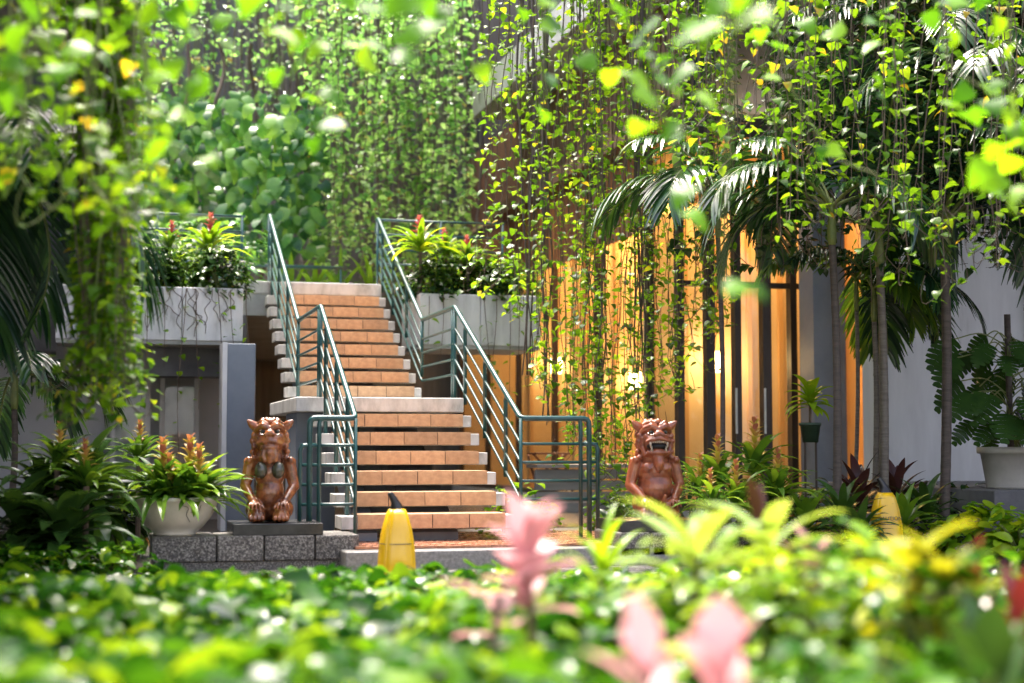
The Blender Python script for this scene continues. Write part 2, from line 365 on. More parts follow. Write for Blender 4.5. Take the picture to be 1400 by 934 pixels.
def strap(geo, base, az, el, length, width, droop, nseg=8, fold=.35, twist=0.0, prof=None):
    """one arching strap leaf, cross-section folded to a V"""
    t = np.linspace(0, 1, nseg + 1)
    ang = el - droop * t ** 1.3
    ds = length / nseg
    h = np.concatenate([[0], np.cumsum(np.cos(ang[:-1]) * ds)]); z = np.concatenate([[0], np.cumsum(np.sin(ang[:-1]) * ds)])
    c = np.stack([h * math.cos(az), h * math.sin(az), z], -1) + base
    side = np.array([-math.sin(az), math.cos(az), 0.0])
    nn = np.stack([-np.sin(ang) * math.cos(az), -np.sin(ang) * math.sin(az), np.cos(ang)], -1)
    w = width * (np.array([prof(q) for q in t]) if prof else np.sin(np.pi * np.clip(.16 + .84 * t, 0, 1)) ** .6)
    w = np.maximum(w, width * .03)
    if twist:
        tw = twist * t
        sd = side * np.cos(tw)[:, None] + nn * np.sin(tw)[:, None]
    else: sd = np.repeat(side[None], nseg + 1, 0)
    v = np.stack([c - sd * w[:, None] + nn * (fold * w)[:, None], c, c + sd * w[:, None] + nn * (fold * w)[:, None]], 1).reshape(-1, 3)
    i = np.arange(nseg)[:, None] * 3
    f = np.concatenate([i + np.array([[0, 1, 4, 3]]), i + np.array([[1, 2, 5, 4]])])
    geo.add(v, f)
    return c

ORD = ['first', 'second', 'third', 'fourth', 'fifth', 'sixth', 'seventh', 'eighth', 'ninth', 'tenth']
# ------------------------------------------------------------------ plant builders
def rosette(geo, base, n, length, width, el0=.3, el1=1.35, droop=1.3, fold=.35, nseg=8, prof=None):
    for i in range(n):
        q = i / max(1, n - 1)
        el = el0 + (el1 - el0) * q + U(-.12, .12)
        strap(geo, base + np.array([U(-.02, .02), U(-.02, .02), .03 * q]), i * 2.39996 + U(-.3, .3), el, length * U(.75, 1.1) * (1 - .25 * q), width * U(.8, 1.15), droop * U(.7, 1.3), nseg, fold, U(-.25, .25), prof)

def bromeliad(base, size, label, group, spikes=1, pink=False, leafm='brom_leaf', n=26):
    t = thing('bromeliad', label, 'plant', group)
    g = Geo(); rosette(g, base, n, size, size * .062, .25, 1.3, 1.25)
    part('foliage', g, leafm, t, True)
    for k in range(spikes):
        g = Geo(); b = base + np.array([U(-.03, .03), U(-.03, .03), size * .30]) * (1 if spikes == 1 else 1.4)
        for i in range(22):
            q = i / 21
            strap(g, b + np.array([0, 0, q * size * .42]), i * 2.4, .55 + .75 * q, size * (.26 - .13 * q), size * .038, .9, 5, .4)
        part('flower_spike', g, 'pink_bract' if pink else 'brom_bract', t, True)
    return t

def vine_path(top, bot, sway=.05, n=None):
    top, bot = np.asarray(top, float), np.asarray(bot, float)
    L = np.linalg.norm(top - bot); n = n or max(6, int(L / .16))
    t = np.linspace(0, 1, n)[:, None]
    p = top * (1 - t) + bot * t
    ph = U(0, 6.28, 4); fr = U(.6, 1.4, 4)
    tt = t[:, 0]
    p[:, 0] += sway * (np.sin(fr[0] * tt * L * 1.5 + ph[0]) - math.sin(ph[0])) + .3 * sway * np.sin(fr[1] * tt * L * 5 + ph[1])
    p[:, 1] += sway * (np.sin(fr[2] * tt * L * 1.5 + ph[2]) - math.sin(ph[2])) + .3 * sway * np.sin(fr[3] * tt * L * 5 + ph[3])
    return p
def vine_leaves(geo, path, spacing, size, z_from=None, keep=.85, tmpl=HEARTS, spread=.04, drop=(-.6, .3)):
    seg = np.linalg.norm(np.diff(path, axis=0), axis=1); L = np.concatenate([[0], np.cumsum(seg)])
    n = max(2, int(L[-1] / spacing)); s = (np.arange(n) + U(0, 1, n)) * spacing
    s = s[(s < L[-1]) & (U(0, 1, n) < keep)]
    pos = np.stack([np.interp(s, L, path[:, i]) for i in range(3)], -1)
    d = rand_dirs(len(s), *drop)
    pos = pos + d * np.array([1, 1, .2]) * U(.3, 1, len(s))[:, None] * spread
    up = np.array([0, 0, 1.0]) + U(-.35, .35, (len(s), 3))
    scatter_leaves(geo, pos, d, up, size * U(.6, 1.2, len(s)), tmpl)
def hanging_vine(top, bot, label, group, spacing=.05, size=.09, stem=.006, sway=.05, leafm='pothos', keep=.85, curl=False, stemm='stem_brown', spread=.04, name='hanging_vine'):
    t = thing(name, label, 'vine', group)
    p = vine_path(top, bot, sway)
    if curl:
        e = p[-1]; a = U(0, 6.28); k = np.linspace(0, 1, 8)[1:, None]
        dv = np.array([math.cos(a), math.sin(a), 0])
        p = np.vstack([p, e + dv * .22 * np.sin(k * 2.2) + np.array([0, 0, -.16]) * np.sin(k * 3.4)])
    g = Geo(); g.tube(p, np.linspace(stem, stem * .5, len(p)), 5, False); part('stem', g, stemm, t, True)
    g = Geo(); vine_leaves(g, p, spacing, size, keep=keep, spread=spread)
    if g.n: part('foliage', g, leafm, t, True)
    return t

def frond(geo, rach, base, az, el, length, droop, nl=24, leaf=.38, lw=.017, hang=.55):
    t = np.linspace(0, 1, 15); ang = el - droop * t ** 1.25; ds = length / 14
    h = np.concatenate([[0], np.cumsum(np.cos(ang[:-1]) * ds)]); z = np.concatenate([[0], np.cumsum(np.sin(ang[:-1]) * ds)])
    ca, sa = math.cos(az), math.sin(az)
    c = np.stack([h * ca, h * sa, z], -1) + base
    rach.tube(c, np.linspace(.016, .004, 15), 6, False)
    side = np.array([-sa, ca, 0.0])
    for s in (-1, 1):
        for i in range(nl):
            q = .14 + .86 * (i + .5) / nl
            o = np.array([np.interp(q, t, c[:, k]) for k in range(3)]); an = np.interp(q, t, ang)
            tan = np.array([math.cos(an) * ca, math.cos(an) * sa, math.sin(an)]); nn = np.array([-math.sin(an) * ca, -math.sin(an) * sa, math.cos(an)])
            L = leaf * (math.sin(math.pi * (q * .8 + .14)) ** .6) * U(.88, 1.1)
            fwd = .55 + .9 * q
            d0 = nrm(side * s + tan * fwd + nn * .25 + U(-.08, .08, 3))
            k = np.linspace(0, 1, 6)[:, None]
            cl = o + d0 * L * k + np.array([0, 0, -1.0]) * (hang * L * k ** 2.0) * U(.7, 1.3)
            wv = nrm(np.cross(d0, nn)); w = lw * (np.sin(np.pi * np.clip(.1 + .88 * k, 0, 1)) ** .7) * U(.85, 1.2)
            up = nrm(np.cross(wv, d0))
            v = np.stack([cl - wv * w + up * w * .4, cl, cl + wv * w + up * w * .4], 1).reshape(-1, 3)
            ii = np.arange(5)[:, None] * 3
            geo.add(v, np.concatenate([ii + np.array([[0, 1, 4, 3]]), ii + np.array([[1, 2, 5, 4]])]))
def palm(label, base, top, r0, r1, nf, length, seed_el=(-.1, 1.2), mat='palm_leaf', trunkm='trunk', group='palms in the courtyard', az_list=None, leaf=.42, trunk=True, lw=.019, droop=(1.2, 1.9)):
    t = thing('palm_tree', label, 'palm tree', group)
    base, top = np.asarray(base, float), np.asarray(top, float)
    if trunk:
        n = int(np.linalg.norm(top - base) / .045); k = np.linspace(0, 1, n)
        p = base + (top - base) * k[:, None] + np.stack([.05 * np.sin(k * 2.6), .03 * np.sin(k * 2 + 1), 0 * k], -1)
        r = (r0 + (r1 - r0) * k) * (1 + .035 * (np.arange(n) % 3 == 0)) + .35 * r0 * np.exp(-k * 14)
        top = p[-1]
        g = Geo(); g.tube(p, r, 14); part('trunk', g, trunkm, t, True)
        g = Geo(); kk = np.linspace(0, 1, 8)[:, None]; g.tube(top + kk * np.array([0, 0, .38]), r1 * np.array([1.0, 1.25, 1.3, 1.2, 1.05, .9, .7, .4]), 12); part('crownshaft', g, 'stem_green', t, True)
    for i in range(nf):
        az = az_list[i] if az_list else i * 2.39996 + U(-.25, .25)
        el = seed_el[0] + (seed_el[1] - seed_el[0]) * ((i * .618 + .3) % 1.0)
        g, rg = Geo(), Geo()
        frond(g, rg, top + np.array([0, 0, .30]), az, el, length * U(.85, 1.1), U(*droop), 24, leaf, lw)
        f = part('frond', g, mat, t, True); part('rachis', rg, 'stem_green', f, True)
    return t

def cordyline(base, height, n, L, W, mat, label, group=None, el=(.2, 1.4), droop=.9, name='cordyline', stem=True, cat='plant'):
    t = thing(name, label, cat, group); base = np.asarray(base, float)
    top = base + np.array([U(-.04, .04), U(-.04, .04), height])
    if stem and height > .03:
        g = Geo(); g.tube(np.linspace(base, top, 5), .012, 7); part('stem', g, 'stem_brown', t, True)
    for i in range(n):
        g = Geo(); q = i / max(1, n - 1)
        strap(g, top - np.array([0, 0, (1 - q) * height * .35]), i * 2.39996 + U(-.3, .3), el[0] + (el[1] - el[0]) * q, L * U(.75, 1.1), W * U(.85, 1.15), droop * U(.6, 1.3), 9, .25, U(-.3, .3),
              lambda s: math.sin(math.pi * min(1, .06 + .94 * s)) ** .85)
        part('leaf', g, mat, t, True)
    return t
def bush(base, rx, ry, h, n, size, mat, label, group=None, tmpl=(OVAL,), cat='shrub', name='leafy_shrub', stems=7, drop=(-.6, .5), z0=.15, stemm='stem_green'):
    t = thing(name, label, cat, group); base = np.asarray(base, float)
    g = Geo(); 
    for i in range(stems):
        a = U(0, 6.28); rr = U(.3, .8)
        tip = base + np.array([rx * rr * math.cos(a), ry * rr * math.sin(a), h * U(.6, .9)])
        g.tube(bez([base + np.array([U(-.04, .04), U(-.04, .04), 0]), (base + tip) / 2 + np.array([0, 0, .1 * h]), tip], 6), np.linspace(.009, .004, 13), 5, False)
    part('stems', g, stemm, t, True)
    q = rand_dirs(n, -.1, 1); r = U(.45, 1.0, n) ** .5 * (1 + .18 * np.sin(q[:, 0] * 7 + U(0, 6)) * np.cos(q[:, 1] * 6))
    pos = base + np.array([0, 0, h * z0]) + q * np.array([rx, ry, h * (1 - z0)]) * r[:, None]
    d = nrm(q * np.array([1, 1, .4]) + rand_dirs(n, *drop) * .9); up = np.array([0, 0, 1.0]) + q * .5 + U(-.4, .4, (n, 3))
    g = Geo(); scatter_leaves(g, pos, d, up, size * U(.6, 1.2, n), list(tmpl)); part('foliage', g, mat, t, True)
    return t

# ================================================================== THE SETTING
def struct(name, geo, mat, parent=None, bevel=0.0):
    o = part(name, geo, mat, parent, bevel=bevel)
    if not parent: o['kind'] = 'structure'
    return o
struct('ground', bx((-150, -60, -.30), (150, 250, -.012)), 'ground_wet')
# wet stone paving in front of the wall, laid slab by slab
pv = thing('paving', None, None); pv['kind'] = 'structure'
me = None
for i in range(12):
    for j in range(5):
        x, y = -1.6 + i * .452, 8.95 + j * .452
        if me is None:
            b = part('paving_slab', bx((0, 0, -.04), (.446, .446, 0)), 'paving', pv, bevel=.004); me = b.data; b.location = (x, y, U(-.002, .002))
        else:
            b = link('paving_slab', me, None, pv, (x, y, U(-.003, .003)))
            mo = b.modifiers.new('bevel', 'BEVEL'); mo.width = .004; mo.segments = 2
# raised platform at the foot of the stairs
ZP = .15
plat = struct('stair_platform', bx((1.62, 10.75, -.01), (5.2, 13.4, ZP - .02)), 'granite_top', bevel=.01)
me = bx((0, 0, 0), (.196, .096, .018)).mesh('paver')
k = 0
for j in range(20):
    for i in range(12):
        y = 10.95 + j * .1
        x = 1.72 + i * .2 + (.1 if j % 2 else 0)
        if y > 12.6: continue
        o = link('paver', me, 'paver_red', plat, (x, y, ZP - .0175 + U(-.002, .002)))
struct('terrace_slab', bx((-7, 17.62, 2.35), (3.05, 27, 2.735)), 'concrete')

# ------------------------------------------------------------------ staircase
stairs = thing('staircase', 'open concrete staircase with terracotta tiled steps between teal railings', 'staircase')
XL, XR, RUN, RIS = 1.82, 2.97, .297, .1577
TW = (XR - XL) / 4
steps = [(11.52 + .294 * i, .354 + RIS * i) for i in range(6)] + [(15.19 + .3015 * i, 1.463 + RIS * i) for i in range(8)]
tile_f = bx((0, -.013, -.106), (TW - .006, 0, 0)).mesh('tile')
tile_t = bx((0, 0, -.012), (TW - .006, .29, 0)).mesh('tread_tile')
for y, z in steps:
    st = part('step', bx((XL - .12, y + .004, z - .112), (XR + .075, y + .34, z - .013)), 'concrete_stain', stairs, bevel=.006)
    part('grout_bed', bx((XL + .002, y - .004, z - .1085), (XR - .002, y + .30, z - .004)), 'grout', st)
    for i in range(4):
        x = XL + i * TW + .003
        link('tile', tile_f, 'terracotta', st, (x + U(-.001, .001), y + U(-.0015, .0015), z + U(-.0015, .0015)))
        link('tread_tile', tile_t, 'terracotta', st, (x, y + .002, z + .0005))
part('landing', bx((1.56, 13.285, 1.165), (3.045, 15.50, 1.292)), 'concrete_stain', stairs, bevel=.01)
part('top_landing', bx((1.56, 17.60, 2.60), (3.045, 18.4, 2.742)), 'concrete_stain', stairs, bevel=.01)
def sloped(x0, x1, ya, za, yb, zb, th, mat):
    v = [(x, y, z + dz) for x in (x0, x1) for (y, z) in ((ya, za), (yb, zb)) for dz in (-th, 0)]
    return Geo().add(v, np.array([(0, 1, 3, 2), (4, 6, 7, 5), (0, 2, 6, 4), (1, 5, 7, 3), (0, 4, 5, 1), (2, 3, 7, 6)])), mat
for (x0, x1, m) in ((1.84, 1.99, 'blue_grey'), (2.25, 2.62, 'concrete_dark')):
    g, m = sloped(x0, x1, 11.62, .21, 13.30, 1.02, .20, m); part('stringer', g, m, stairs)
    g, m = sloped(x0, x1, 15.3, 1.33, 17.62, 2.56, .20, m); part('stringer', g, m, stairs)
part('pier', bx((1.60, 13.6, 0), (1.95, 14.4, 1.164)), 'blue_grey', stairs, bevel=.01)
part('pier', bx((2.2, 13.9, 0), (2.75, 14.3, 1.164)), 'concrete_dark', stairs, bevel=.01)

# ------------------------------------------------------------------ railings
def zs(y):
    if y < 11.52: return ZP
    if y < 13.28: return .354 + RIS * int((y - 11.52) / .294)
    if y < 15.19: return 1.29
    if y < 17.6: return 1.463 + RIS * int((y - 15.19) / .3015)
    return 2.735
def railing(side, label, x, A, B, C, E, out, base_out):
    t = thing('stair_railing', label, 'railing', 'teal railings of the staircase')
    A, B, C, E = [np.array([x, p[1], p[2]]) for p in (A, B, C, E)]
    zr = (B[2] + C[2]) / 2; B[2] = C[2] = zr
    F = E + np.array([out, 0, .0])
    top0 = A + np.array([0, .28, -.02]); 
    foot = np.array([F[0], F[1], base_out])
    part('handrail', Geo().tube(fillet([A + np.array([0, .16, -.16]), A, B, C, E, F, foot], .05), .022, 10), 'rail_paint', t, True)
    for k, dz in enumerate((.20, .345, .49, .635)):
        d = np.array([0, 0, -dz])
        off = np.array([0, .05 + .05 * k, 0])
        part('rail', Geo().tube(fillet([A + d + (B - A) * .03, B + d, C + d, E + d, F + d + np.array([(.07 if out > 0 else -.07), 0, 0]) * (k < 4)], .04), .0125, 8), 'rail_paint', t, True)
    # outer return post and posts with cane tops
    sgn = 1 if out > 0 else -1
    part('post', Geo().tube(fillet([F + np.array([-.05 * sgn, 0, -.2]), F + np.array([.07 * sgn, 0, -.2]), np.array([F[0] + .07 * sgn, F[1], base_out])], .05), .017, 10), 'rail_paint', t, True)
    q = E + np.array([out - .07 * sgn, 0, 0])
    part('post', Geo().tube(fillet([q + np.array([-.10 * sgn, 0, 0]), q, np.array([q[0], q[1], base_out])], .07), .017, 10), 'rail_paint', t, True)
    sx = sgn * .0
    def cane(p, zb, name='post'):
        part(name, Geo().tube(fillet([p + np.array([0, -.13, -.13 * .5]), p + np.array([0, .0, -.012]), np.array([p[0], p[1], zb])], .08), .018, 10), 'rail_paint', t, True)
    for (a, b, f) in ((A, B, .12), (A, B, .38), (A, B, .68), (C, E, .18), (C, E, .5), (C, E, .8)):
        p = a + (b - a) * f; p = p + np.array([0, .0, -.0])
        cane(p, zs(p[1]) - .05)
    for p in (B, C, C + np.array([0, .09, 0])):
        part('post', Geo().tube([p, np.array([p[0], p[1], zs(p[1]) - .04])], .018, 10), 'rail_paint', t, True)
    part('post', Geo().tube([A, np.array([A[0], A[1], 2.70])], .018, 10), 'rail_paint', t, True)
    part('post', Geo().tube([E + np.array([0, 0, 0]), np.array([E[0], E[1], base_out + .0])], .014, 10), 'rail_paint', t, True)
railing('R', 'teal metal stair railing on the right, ending beside the open-mouthed statue', 3.125, P(513, 298, 18.5), P(575, 435, 15.85), P(620, 422, 14.35), P(710, 572, 12.05), .56, ZP - .03)
railing('L', 'teal metal stair railing on the left, ending beside the kneeling statue', 1.775, P(366, 293, 17.75), P(407, 437, 14.93), P(437, 420, 13.35), P(487, 572, 11.42), -.34, .22)
# guard rails of the terrace behind
t = thing('terrace_guard_rail', 'dark teal guard rail at the back of the upper terrace', 'railing')
for (xa, xb, zz) in ((1.6, 3.0, 3.22), (1.65, 3.0, 3.0)):
    part('rail', Geo().tube(fillet([(xa, 20.2, 2.72), (xa, 20.2, zz), (xb, 20.2, zz)], .12), .022, 8), 'rail_paint', t, True)
for x in (2.2, 2.95): part('post', Geo().tube([(x, 20.2, 2.72), (x, 20.2, 3.22)], .016, 8), 'rail_paint', t, True)
t = thing('terrace_guard_rail', 'horizontal teal rails behind the right concrete planter', 'railing')
for zz in (3.60, 3.42, 3.24, 3.06): part('rail', Geo().tube([(3.1, 18.3, zz), (4.7, 18.3, zz)], .016, 8), 'rail_paint', t, True)
for x in (3.12, 3.9, 4.68): part('post', Geo().tube([(x, 18.3, 2.5), (x, 18.3, 3.60)], .018, 8), 'rail_paint', t, True)
t = thing('terrace_guard_rail', 'horizontal pale rails behind the left concrete planter', 'railing')
for zz in (3.52, 3.34, 3.16, 2.98, 2.80): part('rail', Geo().tube([(-.6, 17.9, zz), (1.5, 17.9, zz)], .016, 8), 'rail_paint', t, True)
for x in (-.55, .5, 1.46): part('post', Geo().tube([(x, 17.9, 2.6), (x, 17.9, 3.52)], .018, 8), 'rail_paint', t, True)

# ------------------------------------------------------------------ concrete planters on the terrace edge
def planter(x0, x1, label):
    t = thing('concrete_planter', label, 'planter', 'concrete planters beside the stairs')
    g = Geo(); y0, y1, z0, z1, w = 16.5, 17.55, 1.975, 2.54, .09
    n = max(1, round((x1 - x0) / .62)); pw = (x1 - x0) / n
    for i in range(n): part('front_panel', bx((x0 + i * pw + .003, y0, z0), (x0 + (i + 1) * pw - .003, y0 + w, z1)), 'planter_concrete', t, bevel=.008)
    part('side_panel', bx((x0, y0 + w, z0), (x0 + w, y1, z1 - .003)), 'planter_concrete', t, bevel=.006)
    part('side_panel', bx((x1 - w, y0 + w, z0), (x1, y1, z1 - .003)), 'planter_concrete', t, bevel=.006)
    part('back_panel', bx((x0 + w, y1 - w, z0), (x1 - w, y1 - .004, z1 - .004)), 'concrete', t)
    part('bottom', bx((x0 + .01, y0 + .02, z0 - .04), (x1 - .01, y1 - .01, z0 - .001)), 'concrete', t)
    part('soil', bx((x0 + w, y0 + w, z0), (x1 - w, y1 - w, z1 - .06)), 'soil', t)
    return t
planter(-.55, 1.37, 'grey concrete planter box overgrown with trailing roots, left of the stairs')
planter(3.28, 4.66, 'grey concrete planter box right of the stairs')
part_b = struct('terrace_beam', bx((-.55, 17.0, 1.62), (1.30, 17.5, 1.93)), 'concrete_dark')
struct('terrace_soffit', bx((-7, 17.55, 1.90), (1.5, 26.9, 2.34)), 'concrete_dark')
pc = tag(part('support_pier', bx((1.17, 16.0, -.01), (1.46, 16.4, 1.92)), 'blue_grey', bevel=.01), 'blue grey square pier under the left planter, behind the kneeling statue', 'pier')
part('edge_trim', bx((1.12, 15.95, 0), (1.168, 16.42, 1.93)), 'white_frame', pc)

# ------------------------------------------------------------------ left ground-floor building under the terrace
lb = thing('garden_building', 'pale grey ground floor building under the terrace on the left', 'building')
part('wall', bx((-9, 18.6, -.01), (-.05, 18.9, 2.2)), 'left_wall', lb)
part('wall_ledge', bx((-9, 18.45, 1.85), (-.05, 18.6, 2.0)), 'left_wall', lb)
for i, (xa, xb) in enumerate(((-3.2, -2.3), (-2.2, -1.2))):
    w = part('window', bx((xa, 18.56, .55), (xb, 18.6, 1.25)), 'white_frame', lb)
    part('pane', bx((xa + .05, 18.545, .6), (xb - .05, 18.555, 1.2)), 'white_wall', w)  # opaque pale pane, bright daylight behind it put into the colour
part('door_wall', bx((-.05, 18.75, -.01), (1.4, 18.9, 1.88)), 'left_wall', lb)
for x in (.02, .42, .58, .98, 1.30):
    part('door_frame', bx((x, 18.55, 0), (x + .055, 18.62, 1.88)), 'white_frame', lb)
for xa, xb in ((.08, .42), (.64, .98)): part('pane', bx((xa, 18.58, .05), (xb, 18.588, 1.86)), 'glass', lb)

# upper left building: slab edges and a near-black wall standing for a shaded recess
ul = thing('shaded_building', 'dark upper storey with pale slab edge behind the left palm', 'building')
part('wall', bx((-9, 19.0, 2.74), (.05, 19.3, 9.5)), 'void_shade', ul)
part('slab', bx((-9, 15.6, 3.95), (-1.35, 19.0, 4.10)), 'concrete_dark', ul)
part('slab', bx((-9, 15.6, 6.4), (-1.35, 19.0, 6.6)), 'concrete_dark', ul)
part('shade_slab', bx((-9, 3.0, 4.6), (-.7, 9.4, 4.85)), 'concrete_dark', ul)  # slab added overhead to shade the near left vines and palm
part('shade_slab', bx((-9, 9.402, 4.602), (.15, 15.5, 4.852)), 'concrete_dark', ul)  # second added slab, shaped to shade the left bush
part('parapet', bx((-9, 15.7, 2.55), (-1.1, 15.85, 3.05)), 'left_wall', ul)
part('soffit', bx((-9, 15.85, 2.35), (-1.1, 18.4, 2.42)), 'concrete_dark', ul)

# unseen courtyard walls added around the viewpoint to limit and bounce light
cw = thing('bounce_walls', None, None); cw['kind'] = 'structure'
part('wall', bx((-14, -9, -.01), (20, -8.6, 6.5)), 'white_wall', cw)
part('side_wall', bx((-14, -8.6, -.01), (-13.6, 27, 7)), 'left_wall', cw)
part('side_wall', bx((19.6, -8.6, -.01), (20, 27, 7)), 'left_wall', cw)
# back wall behind the hanging curtain
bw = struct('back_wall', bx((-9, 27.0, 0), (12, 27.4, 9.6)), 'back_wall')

# ------------------------------------------------------------------ right building with lit glass front
rb = thing('glass_front_building', 'building with warm lit glass doors, brown louvres and an overhanging concrete slab', 'building')
FX, FY, GT = 6.05, 15.8, 4.3
part('floor', bx((FX - .1, FY - .12, -.005), (12.5, 26.9, .16)), 'concrete', rb)
part('back_wall', bx((9.2, FY + .1, .16), (9.4, 26.9, GT + .3)), 'warm_wood', rb)
part('end_wall', bx((FX + .05, 26.6, .16), (9.2, 26.8, GT + .3)), 'warm_plaster', rb)
part('ceiling', bx((FX, FY + .05, GT + .22), (9.2, 26.6, GT + .3)), 'warm_plaster', rb)
part('lintel', bx((FX - .05, FY + .05, GT), (FX + .05, 26.6, GT + .22)), 'frame_dark', rb)
part('lintel', bx((FX - .05, FY - .07, GT + .002), (7.74, FY + .049, GT + .221)), 'frame_dark', rb)
part('sill', bx((FX - .05, FY + .05, .161), (FX + .05, 26.6, .24)), 'frame_dark', rb)
part('sill', bx((FX - .05, FY - .07, .162), (7.74, FY + .049, .241)), 'frame_dark', rb)
ys = [FY + .0] + [16.7 + 1.96 * i for i in range(5)] + [26.5]
for y in ys[1:]: part('mullion', bx((FX - .05, y, .24), (FX + .03, y + .07, GT)), 'frame_dark', rb)
for ya, yb in zip(ys[:-1], ys[1:]): part('pane', bx((FX - .006, ya + .075, .24), (FX + .006, yb, GT)), 'glass', rb)
xs = [FX - .05 + .335 * i for i in range(6)]
for i, x in enumerate(xs): part('mullion', bx((x, FY - .075, .241), (x + (.10 if i % 2 else .075), FY + .045, GT)), 'frame_dark', rb)
for xa, xb in zip(xs[:-1], xs[1:]): part('pane', bx((xa + .10, FY - .006, .241), (xb, FY + .006, GT)), 'glass', rb)
part('inner_screen', bx((FX + .25, 17.6, .16), (9.1, 17.7, GT - .6)), 'warm_plaster', rb)
for i in range(7): part('screen_batten', bx((FX + .3 + i * .42, 17.55, .16), (FX + .36 + i * .42, 17.599, GT - .6)), 'warm_wood', rb)
for yy in (20.9, 23.9):  # cross screens added to catch lamp light so these bays glow
    part('inner_screen', bx((FX + .35, yy, .16), (9.1, yy + .1, GT + .1)), 'warm_plaster', rb)
    for i in range(6): part('screen_batten', bx((FX + .5 + i * .45, yy - .05, .16), (FX + .56 + i * .45, yy - .001, GT + .1)), 'warm_wood', rb)
part('slab', bx((5.4, 15.2, 5.95), (12, 23.0, 6.42)), 'concrete', rb)
part('upper_wall', bx((6.2, FY, GT + .31), (6.4, 26.9, 10.5)), 'void_shade', rb)
me = bx((0, 0, GT + .24), (.08, .11, 5.949)).mesh('louvre')
for i in range(66): link('louvre', me, 'louvre_wood', rb, (6.10, FY + .06 + i * .16, 0))
me = bx((0, 0, 3.35), (.05, .085, GT + .04)).mesh('louvre')
for i in range(60): link('louvre', me, 'louvre_wood', rb, (5.93, FY + .9 + i * .16, 0))
part('slab_edge', bx((5.7, FY - .4, GT + .06), (5.99, 23.0, GT + .235)), 'louvre_wood', rb)
for i in range(5):
    yy = (16.75, 19.6, 20.2, 22.7, 25.2)[i]
    part('ceiling_lamp', bx((7.2, yy - .25, GT + .19), (8.4, yy + .25, GT + .219)), 'lamp_glow', rb)
    ld = bpy.data.lights.new('ceiling_light', 'AREA'); ld.shape = 'RECTANGLE'; ld.size = 1.6; ld.size_y = 1.2; ld.energy = 22 if i == 0 else 22; ld.color = (1.0, .55, .19)
    lo = bpy.data.objects.new('ceiling_light', ld); COL.objects.link(lo); lo.location = (7.4, yy, GT + .17); lo.parent = rb
for (px, py) in ((978, 495), (868, 520), (760, 500)):  # glow boxes and point lights added to vary the flat warm interior
    q = P(px, py, 18.0); y_ = 17.6 if px > 900 else (20.9 if px > 800 else 23.9)
    k_ = (y_ - .12) / q[1]; q = np.array([q[0] * k_, y_ - .12, ZC + (q[2] - ZC) * k_])
    part('added_glow', bx(q - np.array([.09, .04, .13]), q + np.array([.09, .03, .13])), 'lamp_glow', rb, bevel=.02)
    ld = bpy.data.lights.new('added_glow_light', 'POINT'); ld.energy = 7; ld.color = (1.0, .66, .30); ld.shadow_soft_size = .08
    lo = bpy.data.objects.new('added_glow_light', ld); COL.objects.link(lo); lo.location = q + np.array([0, -.16, 0]); lo.parent = rb
part('transom', bx((FX - .045, FY - .06, 2.62), (7.72, FY + .03, 2.68)), 'frame_dark', rb)
for x in (6.66, 7.0): part('door_handle', Geo().tube([(x, FY - .12, 1.0), (x, FY - .12, 1.5)], .013, 8), 'white_frame', rb)
# low grey boards in front of the glass
bn = thing('grey_bench', 'low grey slatted bench ledge behind the right railing', 'bench')
for i in range(4): part('slat', bx((4.6, 16.5, .12 + i * .125), (5.9, 16.56, .23 + i * .125)), 'bench_grey', bn, bevel=.004)
part('top_slat', bx((4.6, 16.44, .62), (5.9, 16.9, .66)), 'bench_grey', bn, bevel=.004)
# folding chair
ch = thing('folding_chair', 'small brown wooden folding chair in front of the lit glass', 'chair')
cb = P(752, 640, 17.4); cb[2] = .0
c0 = cb + np.array([0, 0, .66])
z1 = .42
for dx in (-.2, .2):
    part('leg', Geo().tube([c0 + np.array([dx, -.2, -.3]), c0 + np.array([dx, .2, .1])], .015, 6), 'chair_wood', ch)
    part('leg', Geo().tube([c0 + np.array([-dx, .0, -.3]), c0 + np.array([dx, .0, .12])], .015, 6), 'chair_wood', ch)
for i in range(4): part('seat_slat', bx(c0 + np.array([-.22, -.2 + i * .1, .11]), c0 + np.array([.22, -.12 + i * .1, .13])), 'chair_wood', ch)

# right white wall
ww = thing('white_wall', 'white rendered wall behind the palms at the right', 'wall')
part('panel', bx((7.75, 14.6, -.01), (9.55, 14.85, 3.25)), 'white_wall', ww)
part('panel', bx((9.55, 14.5, -.01), (16, 14.85, 3.25)), 'white_wall', ww)
part('column', bx((7.36, 15.2, -.01), (7.74, 15.55, 4.2)), 'blue_grey', ww)
part('cap', bx((7.5, 14.3, 3.252), (16, 14.9, 3.40)), 'concrete', ww)
rv = thing('louvred_building', 'dark upper storey with pale louvres behind the right palms', 'building')
part('wall', bx((7.76, 15.6, 3.41), (18, 15.9, 10)), 'void_shade', rv)  # black wall in place of a shaded recess
part('shade_slab', bx((7.2, 9.0, 5.3), (18, 15.3, 5.55)), 'concrete_dark', rv)  # slab added above the view to darken the right palms
for i in range(4): part('louvre', bx((9.2, 15.35, 4.0 + i * .2), (14, 15.42, 4.06 + i * .2)), 'white_frame', rv)

